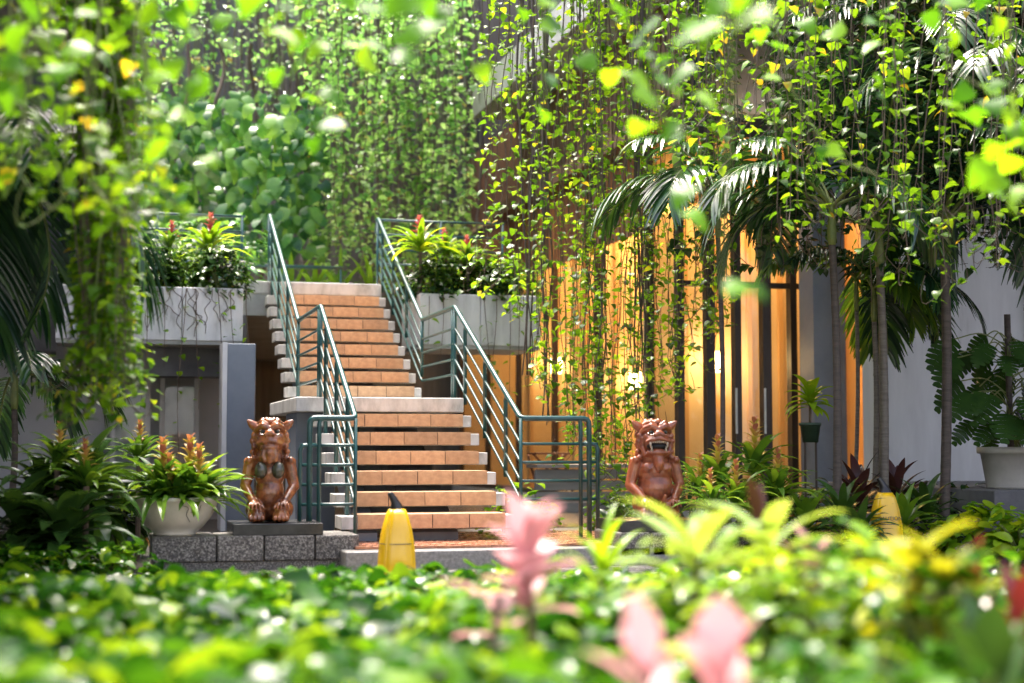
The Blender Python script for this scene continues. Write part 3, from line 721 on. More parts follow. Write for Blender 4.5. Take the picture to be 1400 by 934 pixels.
# ------------------------------------------------------------------ granite block walls
def block_wall(x0, x1, y0, depth, z0, z1, label, ws):
    t = thing('granite_wall', label, 'wall', 'low granite block walls')
    part('base_course', bx((x0 + .02, y0 + .02, -.01), (x1 - .02, y0 + depth - .02, z0)), 'granite', t)
    x = x0; i = 0
    for w in ws:
        for (ya, yb) in ((y0, y0 + depth / 2 - .004), (y0 + depth / 2 + .004, y0 + depth)):
            g = Geo(); nx, nz = 10, 6
            g.box(np.array((x + .004, ya, z0 + .004)), np.array((x + w - .004, yb, z1 + U(-.004, .004))))
            part('granite_block', g, 'granite', t, bevel=.012)
        x += w
    return t
pl, pr = P(190, 725, 11.35), P(485, 720, 11.35)
yw = 11.02
block_wall(.30, 1.76, yw, .62, .055, .235, 'low rough granite block wall under the kneeling statue', [.45, .33, .36, .32])
xr0 = P(842, 715, 11.4)[0]
block_wall(xr0, xr0 + 1.12, 10.75, .62, .055, .235, 'low rough granite block wall under the open-mouthed statue', [.25, .3, .28, .29])

# ------------------------------------------------------------------ banana-shaped caution cones
def cone(base, label, h=.60, rot=0.0, text=True):
    t = thing('caution_cone', label, 'caution cone', 'yellow caution cones')
    t.location = base; t.rotation_euler = (0, 0, rot)
    prof = [(.125, 0), (.13, .03), (.128, .12), (.118, .25), (.10, .36), (.074, .45), (.054, .485)]
    me_ = None
    for q in range(4):
        g = Geo(); a0 = q * math.pi / 2 + math.pi / 4; n = 7
        rows = []
        for (r, z) in prof:
            for i in range(n):
                s = i / (n - 1); a = a0 + s * math.pi / 2
                sq = 1.0 + .10 * abs(math.sin(2 * (a)))  # slightly squared ring, ridge at seams
                rr = r * (1.0 + .10 * abs(2 * s - 1) ** 2) * h / .6
                rows.append((rr * math.cos(a), rr * math.sin(a), z * h / .6))
        f = [(j * n + i, j * n + i + 1, (j + 1) * n + i + 1, (j + 1) * n + i) for j in range(len(prof) - 1) for i in range(n - 1)]
        g.add(rows, np.array(f)); o = part('peel_panel', g, 'cone_yellow', t, True)
        so = o.modifiers.new('thick', 'SOLIDIFY'); so.thickness = .004
    s = h / .6
    pts = [(0, 0, .47 * s), (-.006 * s, 0, .51 * s), (-.022 * s, 0, .55 * s), (-.05 * s, 0, .595 * s)]
    part('stem_tip', Geo().tube(bez(pts, 6), np.concatenate([np.linspace(.056, .030, 10), np.linspace(.029, .018, 9)]) * s, 12), 'cone_black', t, True)
    part('seam_band', Geo().tube([(0.1235 * s * math.cos(a), .1235 * s * math.sin(a), .255 * s) for a in np.linspace(0, 2 * math.pi, 33)], .0025, 5), 'ink', t)
    if text:
        cu = bpy.data.curves.new('caution_text', 'FONT'); cu.body = 'CAUTION'; cu.size = .042; cu.align_x = 'CENTER'; cu.extrude = .001
        tmp = bpy.data.objects.new('tmp_text', cu); COL.objects.link(tmp)
        me_t = bpy.data.meshes.new_from_object(tmp.evaluated_get(bpy.context.evaluated_depsgraph_get())); bpy.data.objects.remove(tmp)
        to = link('caution_lettering', me_t, 'ink')
        to.parent = t; to.location = (0.0, -.119 * s, .285 * s); to.rotation_euler = (math.radians(82), 0, 0)
    return t
cone(G0(543, 10.0), 'yellow cone with bent black tip in front of the stairs', .575, .1, False)
cone(G0(1209, 12.0), 'yellow cone with black tip and CAUTION lettering by the right palm', .63, -.2)

# ------------------------------------------------------------------ lion statues
def rotm(ax, a): return np.array(Matrix.Rotation(a, 3, ax))
def chain(g, pts, rads, step=.35):
    pts = [np.asarray(p, float) for p in pts]
    for (a, b, ra, rb_) in zip(pts[:-1], pts[1:], rads[:-1], rads[1:]):
        n = max(2, int(np.linalg.norm(b - a) / (min(ra, rb_) * step)))
        for q in np.linspace(0, 1, n): g.ball(a + (b - a) * q, ra + (rb_ - ra) * q, 10, 7)
def remeshed(g, voxel, smooth_it=3):
    me0 = g.mesh('body'); o = bpy.data.objects.new('tmp', me0); COL.objects.link(o)
    m = o.modifiers.new('r', 'REMESH'); m.mode = 'VOXEL'; m.voxel_size = voxel; m.use_smooth_shade = True
    s = o.modifiers.new('s', 'SMOOTH'); s.factor = .5; s.iterations = smooth_it
    dg = bpy.context.evaluated_depsgraph_get(); me = bpy.data.meshes.new_from_object(o.evaluated_get(dg))
    bpy.data.objects.remove(o); me.polygons.foreach_set('use_smooth', np.ones(len(me.polygons), bool))
    return me
def statue(loc, male, label, rotz):
    t = thing('lion_statue', label, 'statue', 'glazed clay lion statues'); t.location = loc; t.rotation_euler = (0, 0, rotz); t.scale = (.9, .9, .95) if male else (.86, .9, .95)
    mat = 'statue_clay_male' if male else 'statue_clay'
    g = Geo(); S = (-1, 1)
    # torso, front is -y
    if male:
        g.ball((0, .0, .24), (.155, .145, .17), 24, 16); g.ball((0, -.01, .37), (.145, .12, .13), 24, 16)
        for s in S: g.ball((s * .065, -.085, .405), (.07, .045, .05)); g.ball((s * .07, -.128, .395), .010)
    else:
        g.ball((0, .02, .22), (.125, .12, .16), 24, 16); g.ball((0, .01, .37), (.135, .11, .13), 24, 16)
        g.ball((0, -.09, .215), .012)
    g.ball((0, .07, .12), (.17, .14, .12), 20, 12)
    for s in S:   # folded legs and paws
        chain(g, [(s * .10, .06, .12), (s * .125, -.06, .10), (s * .10, -.15, .065)], [.085, .08, .068])
        g.ball((s * .10, -.155, .05), (.078, .085, .055), 14, 10)
        for k in range(4): g.ball((s * .10 + (k - 1.5) * .034, -.225, .035), (.019, .03, .024))
    for s in S:   # arms
        sh = (s * .165, .0, .435); el = (s * (.215 if male else .205), -.01, .27); wr = (s * .135, -.15, .165)
        chain(g, [sh, el], [.060, .046]); chain(g, [el, wr], [.047, .034])
        g.ball((s * .118, -.172, .145), (.042, .042, .026), 12, 8)
        for k, (dx, ln) in enumerate(((-.032, .05), (-.012, .062), (.010, .064), (.032, .054))):
            a = np.array([s * .118 + dx, -.19, .15]); b = a + np.array([dx * .35, -ln * .55, -.014]); c = b + np.array([dx * .1, -ln * .35, -.038])
            chain(g, [a, b, c], [.0105, .0098, .0075], .6)
        a = np.array([s * .080, -.175, .145]); chain(g, [a, a + np.array([-s * .026, -.03, -.012]), a + np.array([-s * .036, -.058, -.035])], [.012, .0105, .008], .6)
        for k in range(3): g.ball((s * (.175 + .02 * math.sin(k * 2)), -.045 + .045 * k, .47 - .01 * k), .030)
    # neck and head
    hz = .60
    g.ball((0, .0, .49), (.12, .10, .10), 18, 12)
    g.ball((0, .01, hz + .03), (.135, .125, .125), 24, 16)
    g.ball((0, .02, hz + .10), (.12, .11, .075), 20, 12)
    # muzzle
    g.ball((0, -.10, hz + .035), (.105, .075, .042), 20, 12)
    g.ball((0, -.165, hz + .078), (.045, .028, .026), 14, 9)
    for s in S: g.ball((s * .032, -.178, hz + .068), (.020, .017, .015))
    if male:
        g.ball((0, -.085, hz - .085), (.098, .075, .030), 20, 12)      # dropped jaw
        for s in S: chain(g, [(s * .108, -.055, hz + .03), (s * .118, -.05, hz - .03), (s * .10, -.07, hz - .085)], [.026, .024, .024])
        chain(g, [(-.09, -.135, hz - .07), (0, -.165, hz - .075), (.09, -.135, hz - .07)], [.014, .014, .014])
        chain(g, [(-.10, -.135, hz + .012), (-.05, -.172, hz + .03), (0, -.18, hz + .04), (.05, -.172, hz + .03), (.10, -.135, hz + .012)], [.015] * 5)
        chain(g, [(0, -.11, hz - .11), (.004, -.135, .44), (0, -.142, .385)], [.055, .045, .016])   # beard
        g.ball((0, -.10, hz - .055), (.06, .07, .018))                  # tongue
        chain(g, [(.02, -.155, .115), (.03, -.20, .15), (.036, -.215, .185)], [.022, .019, .016])
    else:
        g.ball((0, -.10, hz - .03), (.088, .065, .05), 20, 12)
        chain(g, [(-.10, -.12, hz + .0), (-.05, -.165, hz + .012), (0, -.17, hz + .02), (.05, -.165, hz + .012), (.10, -.12, hz + .0)], [.016] * 5)
        chain(g, [(0, -.12, hz - .07), (0, -.13, .47)], [.05, .03])
        for s in S:
            chain(g, [(s * .045, -.135, hz - .055), (s * .055, -.135, .50), (s * .045, -.13, .475)], [.020, .022, .026])
    # brow ridge, eye sockets, cheeks
    for s in S:
        chain(g, [(s * .012, -.135, hz + .115), (s * .06, -.13, hz + .135), (s * .105, -.085, hz + .115), (s * .125, -.04, hz + .09)], [.022, .026, .024, .018])
        chain(g, [(s * .02, -.125, hz + .145), (s * .065, -.11, hz + .165), (s * .10, -.06, hz + .15)], [.016, .02, .016])
        g.ball((s * .085, -.095, hz + .055), (.035, .03, .025))
        # ears
        chain(g, [(s * .115, .02, hz + .12), (s * .155, .01, hz + .145), (s * .19, -.005, hz + .175)], [.042, .034, .010])
        # mane curls down the sides
        for k in range(6):
            g.ball((s * (.135 + .012 * (k % 2)), -.035 + .01 * k * (k % 2), hz + .06 - .042 * k), .027 - .001 * k)
            g.ball((s * (.115 + .012 * ((k + 1) % 2)), .055, hz + .07 - .04 * k), .032)
        for k in range(4): g.ball((s * (.03 + .025 * k), -.02 + .02 * k, hz + .175 - .014 * k), .026)
    for k in range(5): g.ball((-.06 + .03 * k, .05, hz + .165), .033)
    g.ball((0, -.06, hz + .165), (.04, .035, .025))
    link('body', remeshed(g, .0065, 2), mat, t)
    for s in S:
        part('eye', Geo().ball((s * .058, -.128, hz + .088), (.024, .018, .017), 14, 10), 'glaze_olive', t, True)
        part('pupil', Geo().ball((s * .058, -.1435, hz + .087), (.010, .005, .009), 10, 8), 'mouth_dark', t, True)
    if male:
        part('mouth', Geo().ball((0, -.09, hz - .022), (.088, .072, .034), 20, 12), 'mouth_dark', t, True)  # near-black ball standing for the shade inside the open jaws
        for s in S:
            part('fang', Geo().tube([(s * .072, -.152, hz + .012), (s * .073, -.158, hz - .035)], [.013, .003], 8), 'bone', t, True)
            part('fang', Geo().tube([(s * .062, -.148, hz - .062), (s * .061, -.155, hz - .02)], [.011, .003], 8), 'bone', t, True)
        for i in range(7):
            x = -.05 + i * .0167
            part('tooth', Geo().ball((x, -.168 + abs(x) * .25, hz + .012), (.0085, .007, .012), 8, 6), 'bone', t, True)
            part('tooth', Geo().ball((x * .9, -.152 + abs(x) * .25, hz - .060), (.0075, .007, .010), 8, 6), 'bone', t, True)
    else:
        for s in S:
            part('breast', Geo().ball((s * .072, -.105, .395), (.055, .055, .066), 20, 14), 'glaze_olive', t, True)
    return t
SB = .235
def slab(x0, x1, y0, y1, label):
    return tag(part('plinth_slab', bx((x0, y0, SB), (x1, y1, SB + .085)), 'black_slab', bevel=.006), label, 'plinth', 'black plinth slabs')
sx = P(367, 705, 11.3)
slab(.86, 1.50, yw + .02, yw + .58, 'black stone slab under the kneeling statue')
statue((sx[0], yw + .30, SB + .085), False, 'brown glazed kneeling lion statue with dark round breasts, beside the bowl planter', -.12)
mx_ = P(930, 700, 11.2)
slab(xr0 + .02, xr0 + .70, 10.78, 11.33, 'black stone slab under the open-mouthed statue')
statue((mx_[0], 11.06, SB + .085), True, 'reddish clay lion statue with open toothy mouth and bare belly', -.10)

# ------------------------------------------------------------------ bowl planter and other pots
bp_ = P(237, 725, 11.35); bc = np.array([bp_[0], yw + .30, .236])
bt = thing('bowl_planter', 'white cracked round bowl planter on the granite wall', 'planter')
pr_ = [(.0, 0), (.15, 0), (.155, .015), (.15, .02), (.20, .06), (.255, .13), (.288, .20), (.298, .24), (.312, .245), (.314, .268), (.30, .272), (.285, .262), (.27, .20), (.0, .19)]
part('bowl', Geo().lathe(pr_, bc, 40), 'clay_white', bt, True)
part('soil', Geo().lathe([(.0, .235), (.277, .225)], bc, 24), 'soil', bt)
g = Geo()
for pts in ([(.45, .22), (.62, .20), (.60, .15), (.75, .10)], [(.7, .17), (.9, .16), (.95, .22)]):
    q = []
    for (a, z) in bez(pts, 6):
        r = np.interp(z, [.06, .13, .20, .24], [.2035, .2575, .290, .300]); an = -math.pi / 2 + (a - .35)
        q.append(bc + np.array([r * math.cos(an), r * math.sin(an), z]))
    g.tube(q, .0022, 5)
part('crack', g, 'grout', bt)

pt = thing('plant_pot', 'large beige pot of the climbing monstera by the white wall', 'pot')
pb = P(1383, 668, 13.4)
part('pot', Geo().lathe([(.0, 0), (.20, 0), (.21, .02), (.255, .30), (.285, .305), (.287, .36), (.262, .36), (.25, .32), (0, .31)], pb, 36), 'clay_beige', pt, True)
struct('pot_step', bx((pb[0] - .45, pb[1] - .45, -.01), (pb[0] + 2.5, 14.49, pb[2] - .001)), 'concrete_dark', bevel=.01)
gp = thing('plant_stand', 'dark green pot on a metal stand among the right shrubs', 'pot')
gb = P(1108, 605, 12.9)
part('pot', Geo().lathe([(0, 0), (.065, 0), (.085, .14), (.095, .142), (.095, .165), (.08, .16), (0, .15)], gb, 24), 'pot_green', gp, True)
for s in (-.05, .05): part('leg', Geo().tube([gb + np.array([s, 0, .02]), np.array([gb[0] + s, gb[1], 0])], .01, 6), 'frame_dark', gp)

# ================================================================== VEGETATION
# --- planters' shrubs
for (x0, x1, nm) in ((-.45, 1.32, 'left'), (3.33, 4.62, 'right')):
    n = 5 if nm == 'left' else 4
    for i in range(n):
        x = x0 + (i + .5) * (x1 - x0) / n
        bush((x, 16.85 + .25 * (i % 2), 2.46), .32, .38, .56, 420, .11, 'brom_leaf' if i % 2 else 'dark_leaf', f'low leafy shrub in the {nm} concrete planter, {ORD[i]} from its left end', f'shrubs in the {nm} planter', (OVAL, HEART))
for (px, py, D, s, sp, lab) in ((285, 345, 16.9, .55, 1, 'tall bromeliad with red spike rising from the left planter'), (232, 340, 17, .4, 1, 'shorter bromeliad in the left planter beside the tall one'),
                                (575, 345, 17.0, .52, 1, 'tall bromeliad with pink spike rising from the right planter'), (640, 362, 17.2, .42, 1, 'smaller pink bromeliad in the right planter'), (610, 350, 17.4, .4, 1, 'bromeliad at the back of the right planter')):
    b = P(px, py, D)
    t = bromeliad(b, s, lab, 'bromeliads in the concrete planters', sp, True, 'lime_leaf' if px in (575, 285) else 'brom_leaf', 30)
    part('stem', Geo().tube([np.array([b[0], b[1], 2.45]), b], .018, 7), 'stem_brown', t)
# trailing vines down the planter fronts
for i, (px, yb) in enumerate(((182, 470), (205, 560), (222, 500), (255, 640), (268, 560), (300, 600), (318, 520), (340, 640))):
    a = P(px, 393, 15.95); a[1] = 16.43; b = P(px + U(-8, 8), yb, 15.9); b[1] = 16.40
    hanging_vine(a, b, f'thin vine trailing down the left concrete planter, {ORD[i]} from the left', 'vines on the left planter', .11, .075, .005, .03, keep=.55)
for i, (px, yb) in enumerate(((590, 470), (612, 500), (672, 520), (690, 560), (708, 620), (722, 520))):
    a = P(px, 403, 16.6); a[1] = 16.43; b = P(px + U(-6, 6), yb, 16.6); b[1] = 16.41
    hanging_vine(a, b, f'thin vine trailing down the right concrete planter, {ORD[i]} from the left', 'vines on the right planter', .10, .08, .005, .03, keep=.6)
g = Geo()
for i in range(26):
    x = U(-.5, 1.3); a = np.array([x, 16.488, 2.53]); p = [a]
    for k in range(6): a = a + np.array([U(-.07, .07), 0, -U(.03, .11)]); p.append(a.copy())
    g.tube(bez(p, 4), .0035, 4, False)
tag(part('creeper_roots', g, 'stem_brown', None, True), 'dark wiry creeper roots clinging to the left concrete planter', 'roots', kind='stuff')

# --- back curtain
zt = 8.6
def curtain(pxs, D, ybot, label, group, jit=.8, **kw):
    for i, px in enumerate(pxs):
        d = D + U(-jit, jit); yb = ybot(px) + U(-40, 25)
        a = P(px, -200 if D < 20 else -70, d); b = P(px + U(-6, 6), yb, d)
        hanging_vine(a, b, label, group, **kw)
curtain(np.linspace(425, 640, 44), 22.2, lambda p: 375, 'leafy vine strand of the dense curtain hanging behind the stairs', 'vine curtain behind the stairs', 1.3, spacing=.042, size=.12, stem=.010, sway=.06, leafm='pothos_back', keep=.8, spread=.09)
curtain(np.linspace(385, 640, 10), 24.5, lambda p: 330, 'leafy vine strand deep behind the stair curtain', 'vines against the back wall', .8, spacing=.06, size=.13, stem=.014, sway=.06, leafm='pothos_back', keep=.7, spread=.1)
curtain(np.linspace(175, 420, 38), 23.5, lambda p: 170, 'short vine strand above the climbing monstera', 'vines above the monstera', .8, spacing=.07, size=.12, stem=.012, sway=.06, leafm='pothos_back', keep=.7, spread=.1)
g = Geo()
for i in range(110):
    px = U(330, 660); d = U(23.2, 25.8); a = P(px, -70, d); b = P(px + U(-8, 8), U(200, 390), d)
    g.tube(vine_path(a, b, .05, 14), U(.008, .026), 5, False)
tag(part('aerial_roots', g, 'root_pale', None, True), 'mass of grey brown aerial roots hanging behind the stairs', 'roots', kind='stuff')
# monstera climbing the back left
mt = thing('climbing_monstera', 'large monstera climbing the back wall left of the stairs', 'plant')
n = 1200; pos = []
for i in range(n):
    px, py = U(185, 440), U(125, 345)
    if py < 150 and U() < .5: py += 60
    pos.append(P(px, py, 21.6 + U(-.9, .9) + .6 * math.sin(px * .03)))
pos = np.array(pos); d = np.stack([U(-.6, .6, n), -U(.2, .8, n), -U(.5, 1, n)], -1)
g = Geo(); scatter_leaves(g, pos, d, np.array([0, -.7, 1.0]) + U(-.8, .8, (n, 3)), U(.13, .27, n), [MONST, MONST, HEART2]); part('foliage', g, 'monstera', mt, True)
g = Geo()
for px in (215, 260, 300, 345, 395, 425): g.tube(vine_path(P(px, 60, 22.3), P(px, 390, 22.3), .12), .03, 6, False)
part('stems', g, 'stem_brown', mt, True)
tag(mt, None)
# plants on the terrace behind the top of the stairs
for i, px in enumerate((395, 430, 470, 505)):
    b = P(px, 400, 20.8); b[2] = 2.74
    cordyline(b, .12, 16, .75, .035, 'brom_leaf', f'green strap leaved plant on the terrace behind the stair head, {ORD[i]} from the left', 'strap plants on the terrace', (.4, 1.4), 1.0, 'strap_plant')
for i, px in enumerate((215, 262, 322)):
    b = P(px, 400, 19.3); b[2] = 2.74
    bush(b, .5, .4, 1.0, 160, .2, 'monstera', f'leafy green shrub behind the left planter rails, {ORD[i]} from the left', 'shrubs behind the left planter', (OVAL, LANCE))

# --- middle curtain right of the stairs (D about 14)
def mid_bot(p): return np.interp(p, [650, 700, 780, 850, 900, 960, 1000], [330, 380, 590, 620, 540, 450, 400])
curtain(np.sort(np.concatenate([U(655, 735, 9), U(735, 1000, 66)])), 14.6, mid_bot, 'slender leafy vine strand hanging between the stairs and the lit glass front', 'vine curtain in front of the lit glass', 1.2, spacing=.052, size=.080, stem=.006, sway=.06, leafm='pothos', keep=.72, spread=.05, curl=True)
for i, px in enumerate((722, 745, 805, 818, 872, 885)):
    d = 14.8 + U(-.8, .8); a = P(px, -200, d); b = P(px + U(-5, 5), U(500, 640), d)
    t = thing('hanging_root', f'thick brown bundle of aerial roots before the lit glass, {ORD[i]} from the left', 'roots', 'root bundles in front of the lit glass')
    for k in range(4): part('root', Geo().tube(vine_path(a + U(-.05, .05, 3), b + U(-.06, .06, 3), .035, 28), np.linspace(.018, .008, 28) * U(.6, 1.1), 6, False), 'root_grey', t, True)
    g = Geo(); vine_leaves(g, vine_path(a, b, .05), .05, .085, keep=.7, spread=.09); part('foliage', g, 'pothos', t, True)
# --- right curtain among the palms (D about 10)
def r_bot(p): return np.interp(p, [850, 950, 1050, 1130, 1250, 1400], [420, 350, 330, 330, 350, 300])
curtain(np.sort(U(900, 1410, 60)), 11.0, lambda p: np.interp(p, [900, 1150, 1220, 1400], [200, 240, 330, 320]) + U(-90, 60), 'bright green leafy vine strand hanging among the right palms', 'vine curtain among the right palms', 1.1, spacing=.055, size=.080, stem=.005, sway=.06, leafm='pothos', keep=.62, spread=.055, curl=True)
curtain(np.sort(U(930, 1410, 46)), 13.3, lambda p: 330, 'fine dark vine strand hanging behind the right palm crowns', 'fine vines behind the right palms', .8, spacing=.06, size=.085, stem=.006, sway=.05, leafm='dark_leaf', keep=.8, spread=.06, curl=True)
# --- left vine column (D about 8.5)
for i in range(70):
    px = 78 + 134 * (i + .5) / 70 + U(-8, 8); d = 8.3 + U(-.45, .45)
    w = 1 - abs(px - 145) / 90
    a = P(px + U(-30, 20), -200, d); b = P(U(100, 178), 440 + 125 * w * U(.6, 1), d)
    hanging_vine(a, b, 'leafy vine strand of the thick hanging column on the left', 'thick vine column on the left', .036, .066, .006, .03, 'pothos', .85, i % 4 == 0, 'stem_green' if i % 2 else 'stem_brown', .06)
for i in range(18):
    px = U(-10, 215); d = U(5.6, 7.6); a = P(px, -200, d); b = P(px + U(-20, 20), np.interp(px, [0, 60, 215], [130, 240, 250]) + U(-70, 30), d)
    hanging_vine(a, b, 'blurred leafy vine strand at the top left', 'near vines at the top left', .042, .08, .006, .06, 'pothos', .85, True, 'stem_green', .09)
# --- near vines with single large leaves across the top
HM = []
for k, (tv, tf) in enumerate(HEARTS):
    HM.append(Geo().add(tv, tf).mesh('leaf', True))
def near_vine(nodes, D, leaves, label, size=.094):
    """nodes: pixel path; leaves: (px,py,scale)"""
    D = D * 1.4 + .1
    t = thing('hanging_vine', label, 'vine', 'near vines hanging into the top of the view')
    p = np.array([P(x, y, D) for x, y in nodes]); part('stem', Geo().tube(bez(p, 10), .0035, 5, False), 'stem_green', t, True)
    for (px, py, s) in leaves:
        q = P(px, py, D + U(-.4, .4)); k = int(rng.integers(0, 3))
        o = link('leaf', HM[k], 'pothos_single', t)
        d = rand_dirs(1, -.8, .1)[0]; up = np.array([U(-.5, .5), -U(.1, .9), U(.3, 1)])
        M = orient(d[None], up[None], np.array([size * s]))[0]
        o.matrix_local = Matrix([[*M[0], q[0]], [*M[1], q[1]], [*M[2], q[2]], [0, 0, 0, 1]])
def R(n, x0, x1, y0, y1, s0=.8, s1=1.3): return [(U(x0, x1), U(y0, y1), U(s0, s1)) for _ in range(n)]
near_vine([(262, -200), (268, 60), (255, 140), (230, 190), (300, 250)], 3.6, [(275, 95, 1.5), (225, 100, 1.0), (232, 155, 1.1), (222, 188, 1.3), (278, 215, .9)] + R(9, 205, 285, -20, 205), 'blurred near vine with large leaves left of the monstera')
near_vine([(350, -200), (362, 30), (372, 70)], 3.4, [(365, 45, 1.4), (388, 22, 1.0), (318, 60, .9), (378, 95, .8)] + R(6, 300, 400, -30, 40), 'blurred near vine with a dark large leaf at the top')
near_vine([(450, -200), (440, 40), (432, 130), (468, 170)], 3.9, [(440, 125, 1.1), (425, 135, 1.0), (468, 165, 1.1), (415, 85, .9), (445, 60, 1.0), (490, 60, .9), (428, 190, .7)] + R(8, 400, 500, -30, 70), 'blurred near vine ending in a yellow green leaf')
near_vine([(600, -200), (598, 20), (560, 80)], 3.1, [(605, 30, 1.5), (575, 42, 1.1), (540, 75, .9), (620, 40, 1.2)] + R(5, 520, 640, -30, 20), 'blurred near vine with the biggest leaf at the top centre')
near_vine([(740, -200), (742, 60), (745, 150)], 4.2, [(745, 100, 1.1), (740, 150, 1.1), (738, 35, .9), (655, 88, .9), (795, 75, 1.1), (760, 10, 1)] + R(4, 700, 800, -30, 30), 'blurred near vine with two bright leaves right of the stairs')
near_vine([(880, -200), (890, 60), (905, 150), (940, 280)], 3.6, [(885, 170, 1.3), (870, 120, 1.2), (930, 170, .9), (940, 185, .8), (945, 255, 1.2), (938, 290, 1.2), (835, 95, .9), (905, 80, 1.2), (950, 130, 1)] + R(12, 830, 960, -30, 120), 'blurred near vine with a cluster of leaves above the right statue')
near_vine([(985, -200), (1000, 100), (990, 260), (988, 390)], 2.7, [(990, 392, .9), (1030, 388, .7), (985, 30, 1)] + R(5, 960, 1060, -30, 60), 'blurred near vine reaching down to two pale leaves')
near_vine([(1060, -200), (1065, 60), (1130, 200), (1200, 240)], 4.6, [(1060, 65, 1.1), (1040, 40, .9), (1150, 205, 1.1), (1125, 200, .7), (1065, 105, .9), (1195, 105, 1), (1200, 130, 1)] + R(8, 1040, 1220, -30, 60), 'blurred near vine with a heart shaped leaf before the palms')
near_vine([(1280, -200), (1290, 60), (1340, 120)], 4.2, [(1270, 15, 1), (1280, 60, 1.1), (1345, 120, 1), (1335, 145, .9), (1300, 40, 1)] + R(9, 1260, 1390, -30, 160), 'blurred near vine at the upper right')
near_vine([(1390, -200), (1380, 60), (1390, 200)], 3.8, R(14, 1330, 1410, -20, 260), 'blurred near vine in the top right corner')
near_vine([(60, -200), (70, 60), (50, 150)], 3.6, [(28, 35, 1.3), (65, 85, 1.2), (12, 110, 1)] + R(7, 0, 150, -20, 120), 'blurred near vine in the top left corner')

# --- palms
palm('tall ringed grey palm standing right of the lit glass', G0(1207, 12.8), P(1199, 365, 12.8), .040, .031, 10, 1.75, (.45, 1.45), droop=(.6, 1.2))
palm('dark trunked palm nearest the white wall corner', G0(1289, 12.9), P(1288, 350, 12.9), .044, .038, 11, 1.7, (.1, 1.45), trunkm='trunk_dark', droop=(.7, 1.5))
palm('slim dark palm with long wet fronds leaning beside the lit glass', G0(1143, 12.2), P(1134, 335, 12.2), .036, .029, 7, 1.3, (.35, 1.15), trunkm='trunk_dark', leaf=.42, lw=.022, az_list=[2.9, 2.3, 3.4, .2, 1.5, -1.2, 2.7], droop=(1.5, 2.3), mat='palm_wet')
palm('thin young palm behind the ringed palm', G0(1193, 13.9), P(1192, 440, 13.9), .028, .022, 6, 1.1, (-.1, 1.2), leaf=.34)
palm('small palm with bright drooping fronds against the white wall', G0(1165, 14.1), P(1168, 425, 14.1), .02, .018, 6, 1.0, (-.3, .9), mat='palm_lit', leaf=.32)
palm('tall palm crown high behind the vines at the upper right', G0(1204, 14.2), P(1196, 70, 14.2), .03, .03, 16, 2.3, (-.2, 1.2))
palm('palm crown high at the top right corner', G0(1291, 14.0), P(1286, 90, 14.0), .04, .035, 16, 2.2, (-.3, 1.1), trunkm='trunk_dark')
palm('palm with wet fronds arching over the left part of the lit glass', G0(986, 12.9), P(978, 325, 12.9), .022, .02, 7, 1.2, (.5, 1.2), leaf=.40, lw=.021, az_list=[2.9, 3.5, -.3, 2.3, -1.4, -2.4, .6], droop=(1.6, 2.3), mat='palm_wet', trunkm='trunk_dark')
palm('dark palm in shade at the left edge', G0(-60, 9.6), P(-30, 240, 9.6), .06, .05, 20, 1.6, (-.7, 1.1), trunkm='trunk_dark')
palm('low dark palm in shade under the left vines', G0(8, 13.0), P(15, 560, 13.0), .03, .025, 9, 1.0, (-.1, 1.3), trunkm='trunk_dark', leaf=.3)

palm('palm with dark crown filling the top between the two tall palms', G0(1291, 13.5), P(1287, 150, 13.5), .03, .03, 16, 1.9, (-.4, 1.2), trunkm='trunk_dark')
palm('palm with dark crown beyond the right edge', G0(1425, 12.6), P(1415, 200, 12.6), .05, .045, 16, 1.9, (-.5, 1.1), trunkm='trunk_dark')
# --- potted monstera by the white wall
t = thing('potted_monstera', 'dark monstera climbing a pole in the beige pot', 'plant')
pm = pb + np.array([0, 0, .31])
part('pole', Geo().tube([pm, P(1377, 430, 13.4)], .028, 8), 'trunk_dark', t, True)
n = 46
for i in range(n):
    q = U(.05, .85); o = pm + (P(1377, 430, 13.4) - pm) * q; a = U(0, 6.28); r = U(.2, .55)
    c = o + np.array([math.cos(a) * r, math.sin(a) * r * .7 - .1, U(-.1, .15)])
    g = Geo(); g.inst(MONST[0], MONST[1], orient(np.array([[math.cos(a), math.sin(a) - .3, -.8]]), np.array([[math.cos(a) * .4, -.8, 1]]), np.array([U(.22, .36)])), c[None])
    f = part('leaf', g, 'dark_leaf', t, True); part('petiole', Geo().tube(bez([o, (o + c) / 2 + np.array([0, 0, .08]), c], 5), .006, 5, False), 'stem_green', f, True)

# --- right bed planting
b = P(995, 612, 12.0)
for (px, py, D, s, lab) in ((985, 665, 12.0, .50, 'bromeliad with yellow bracts beside the open-mouthed statue'), (1030, 650, 12.3, .58, 'bromeliad with tall pale spike right of the statue'), (955, 680, 11.9, .42, 'small spiky bromeliad touching the statue'), (1010, 695, 11.6, .46, 'lower bromeliad in front of the spike bromeliads'),
                            (1062, 680, 12.0, .48, 'bromeliad left of the dark green pot'), (975, 700, 11.4, .40, 'lowest bromeliad beside the open-mouthed statue')):
    b = P(px, py, D); b[2] = max(b[2], .02)
    t = bromeliad(b, s, lab, 'bromeliads by the right statue', 1, False)
    part('stem', Geo().tube([np.array([b[0], b[1], -.01]), b], .02, 7), 'stem_brown', t)
cordyline(gb + np.array([0, 0, .15]), .22, 26, .26, .038, 'lime_leaf', 'lime green leafy plant growing in the dark green pot', None, (-.1, 1.3), 1.3, 'potted_plant')
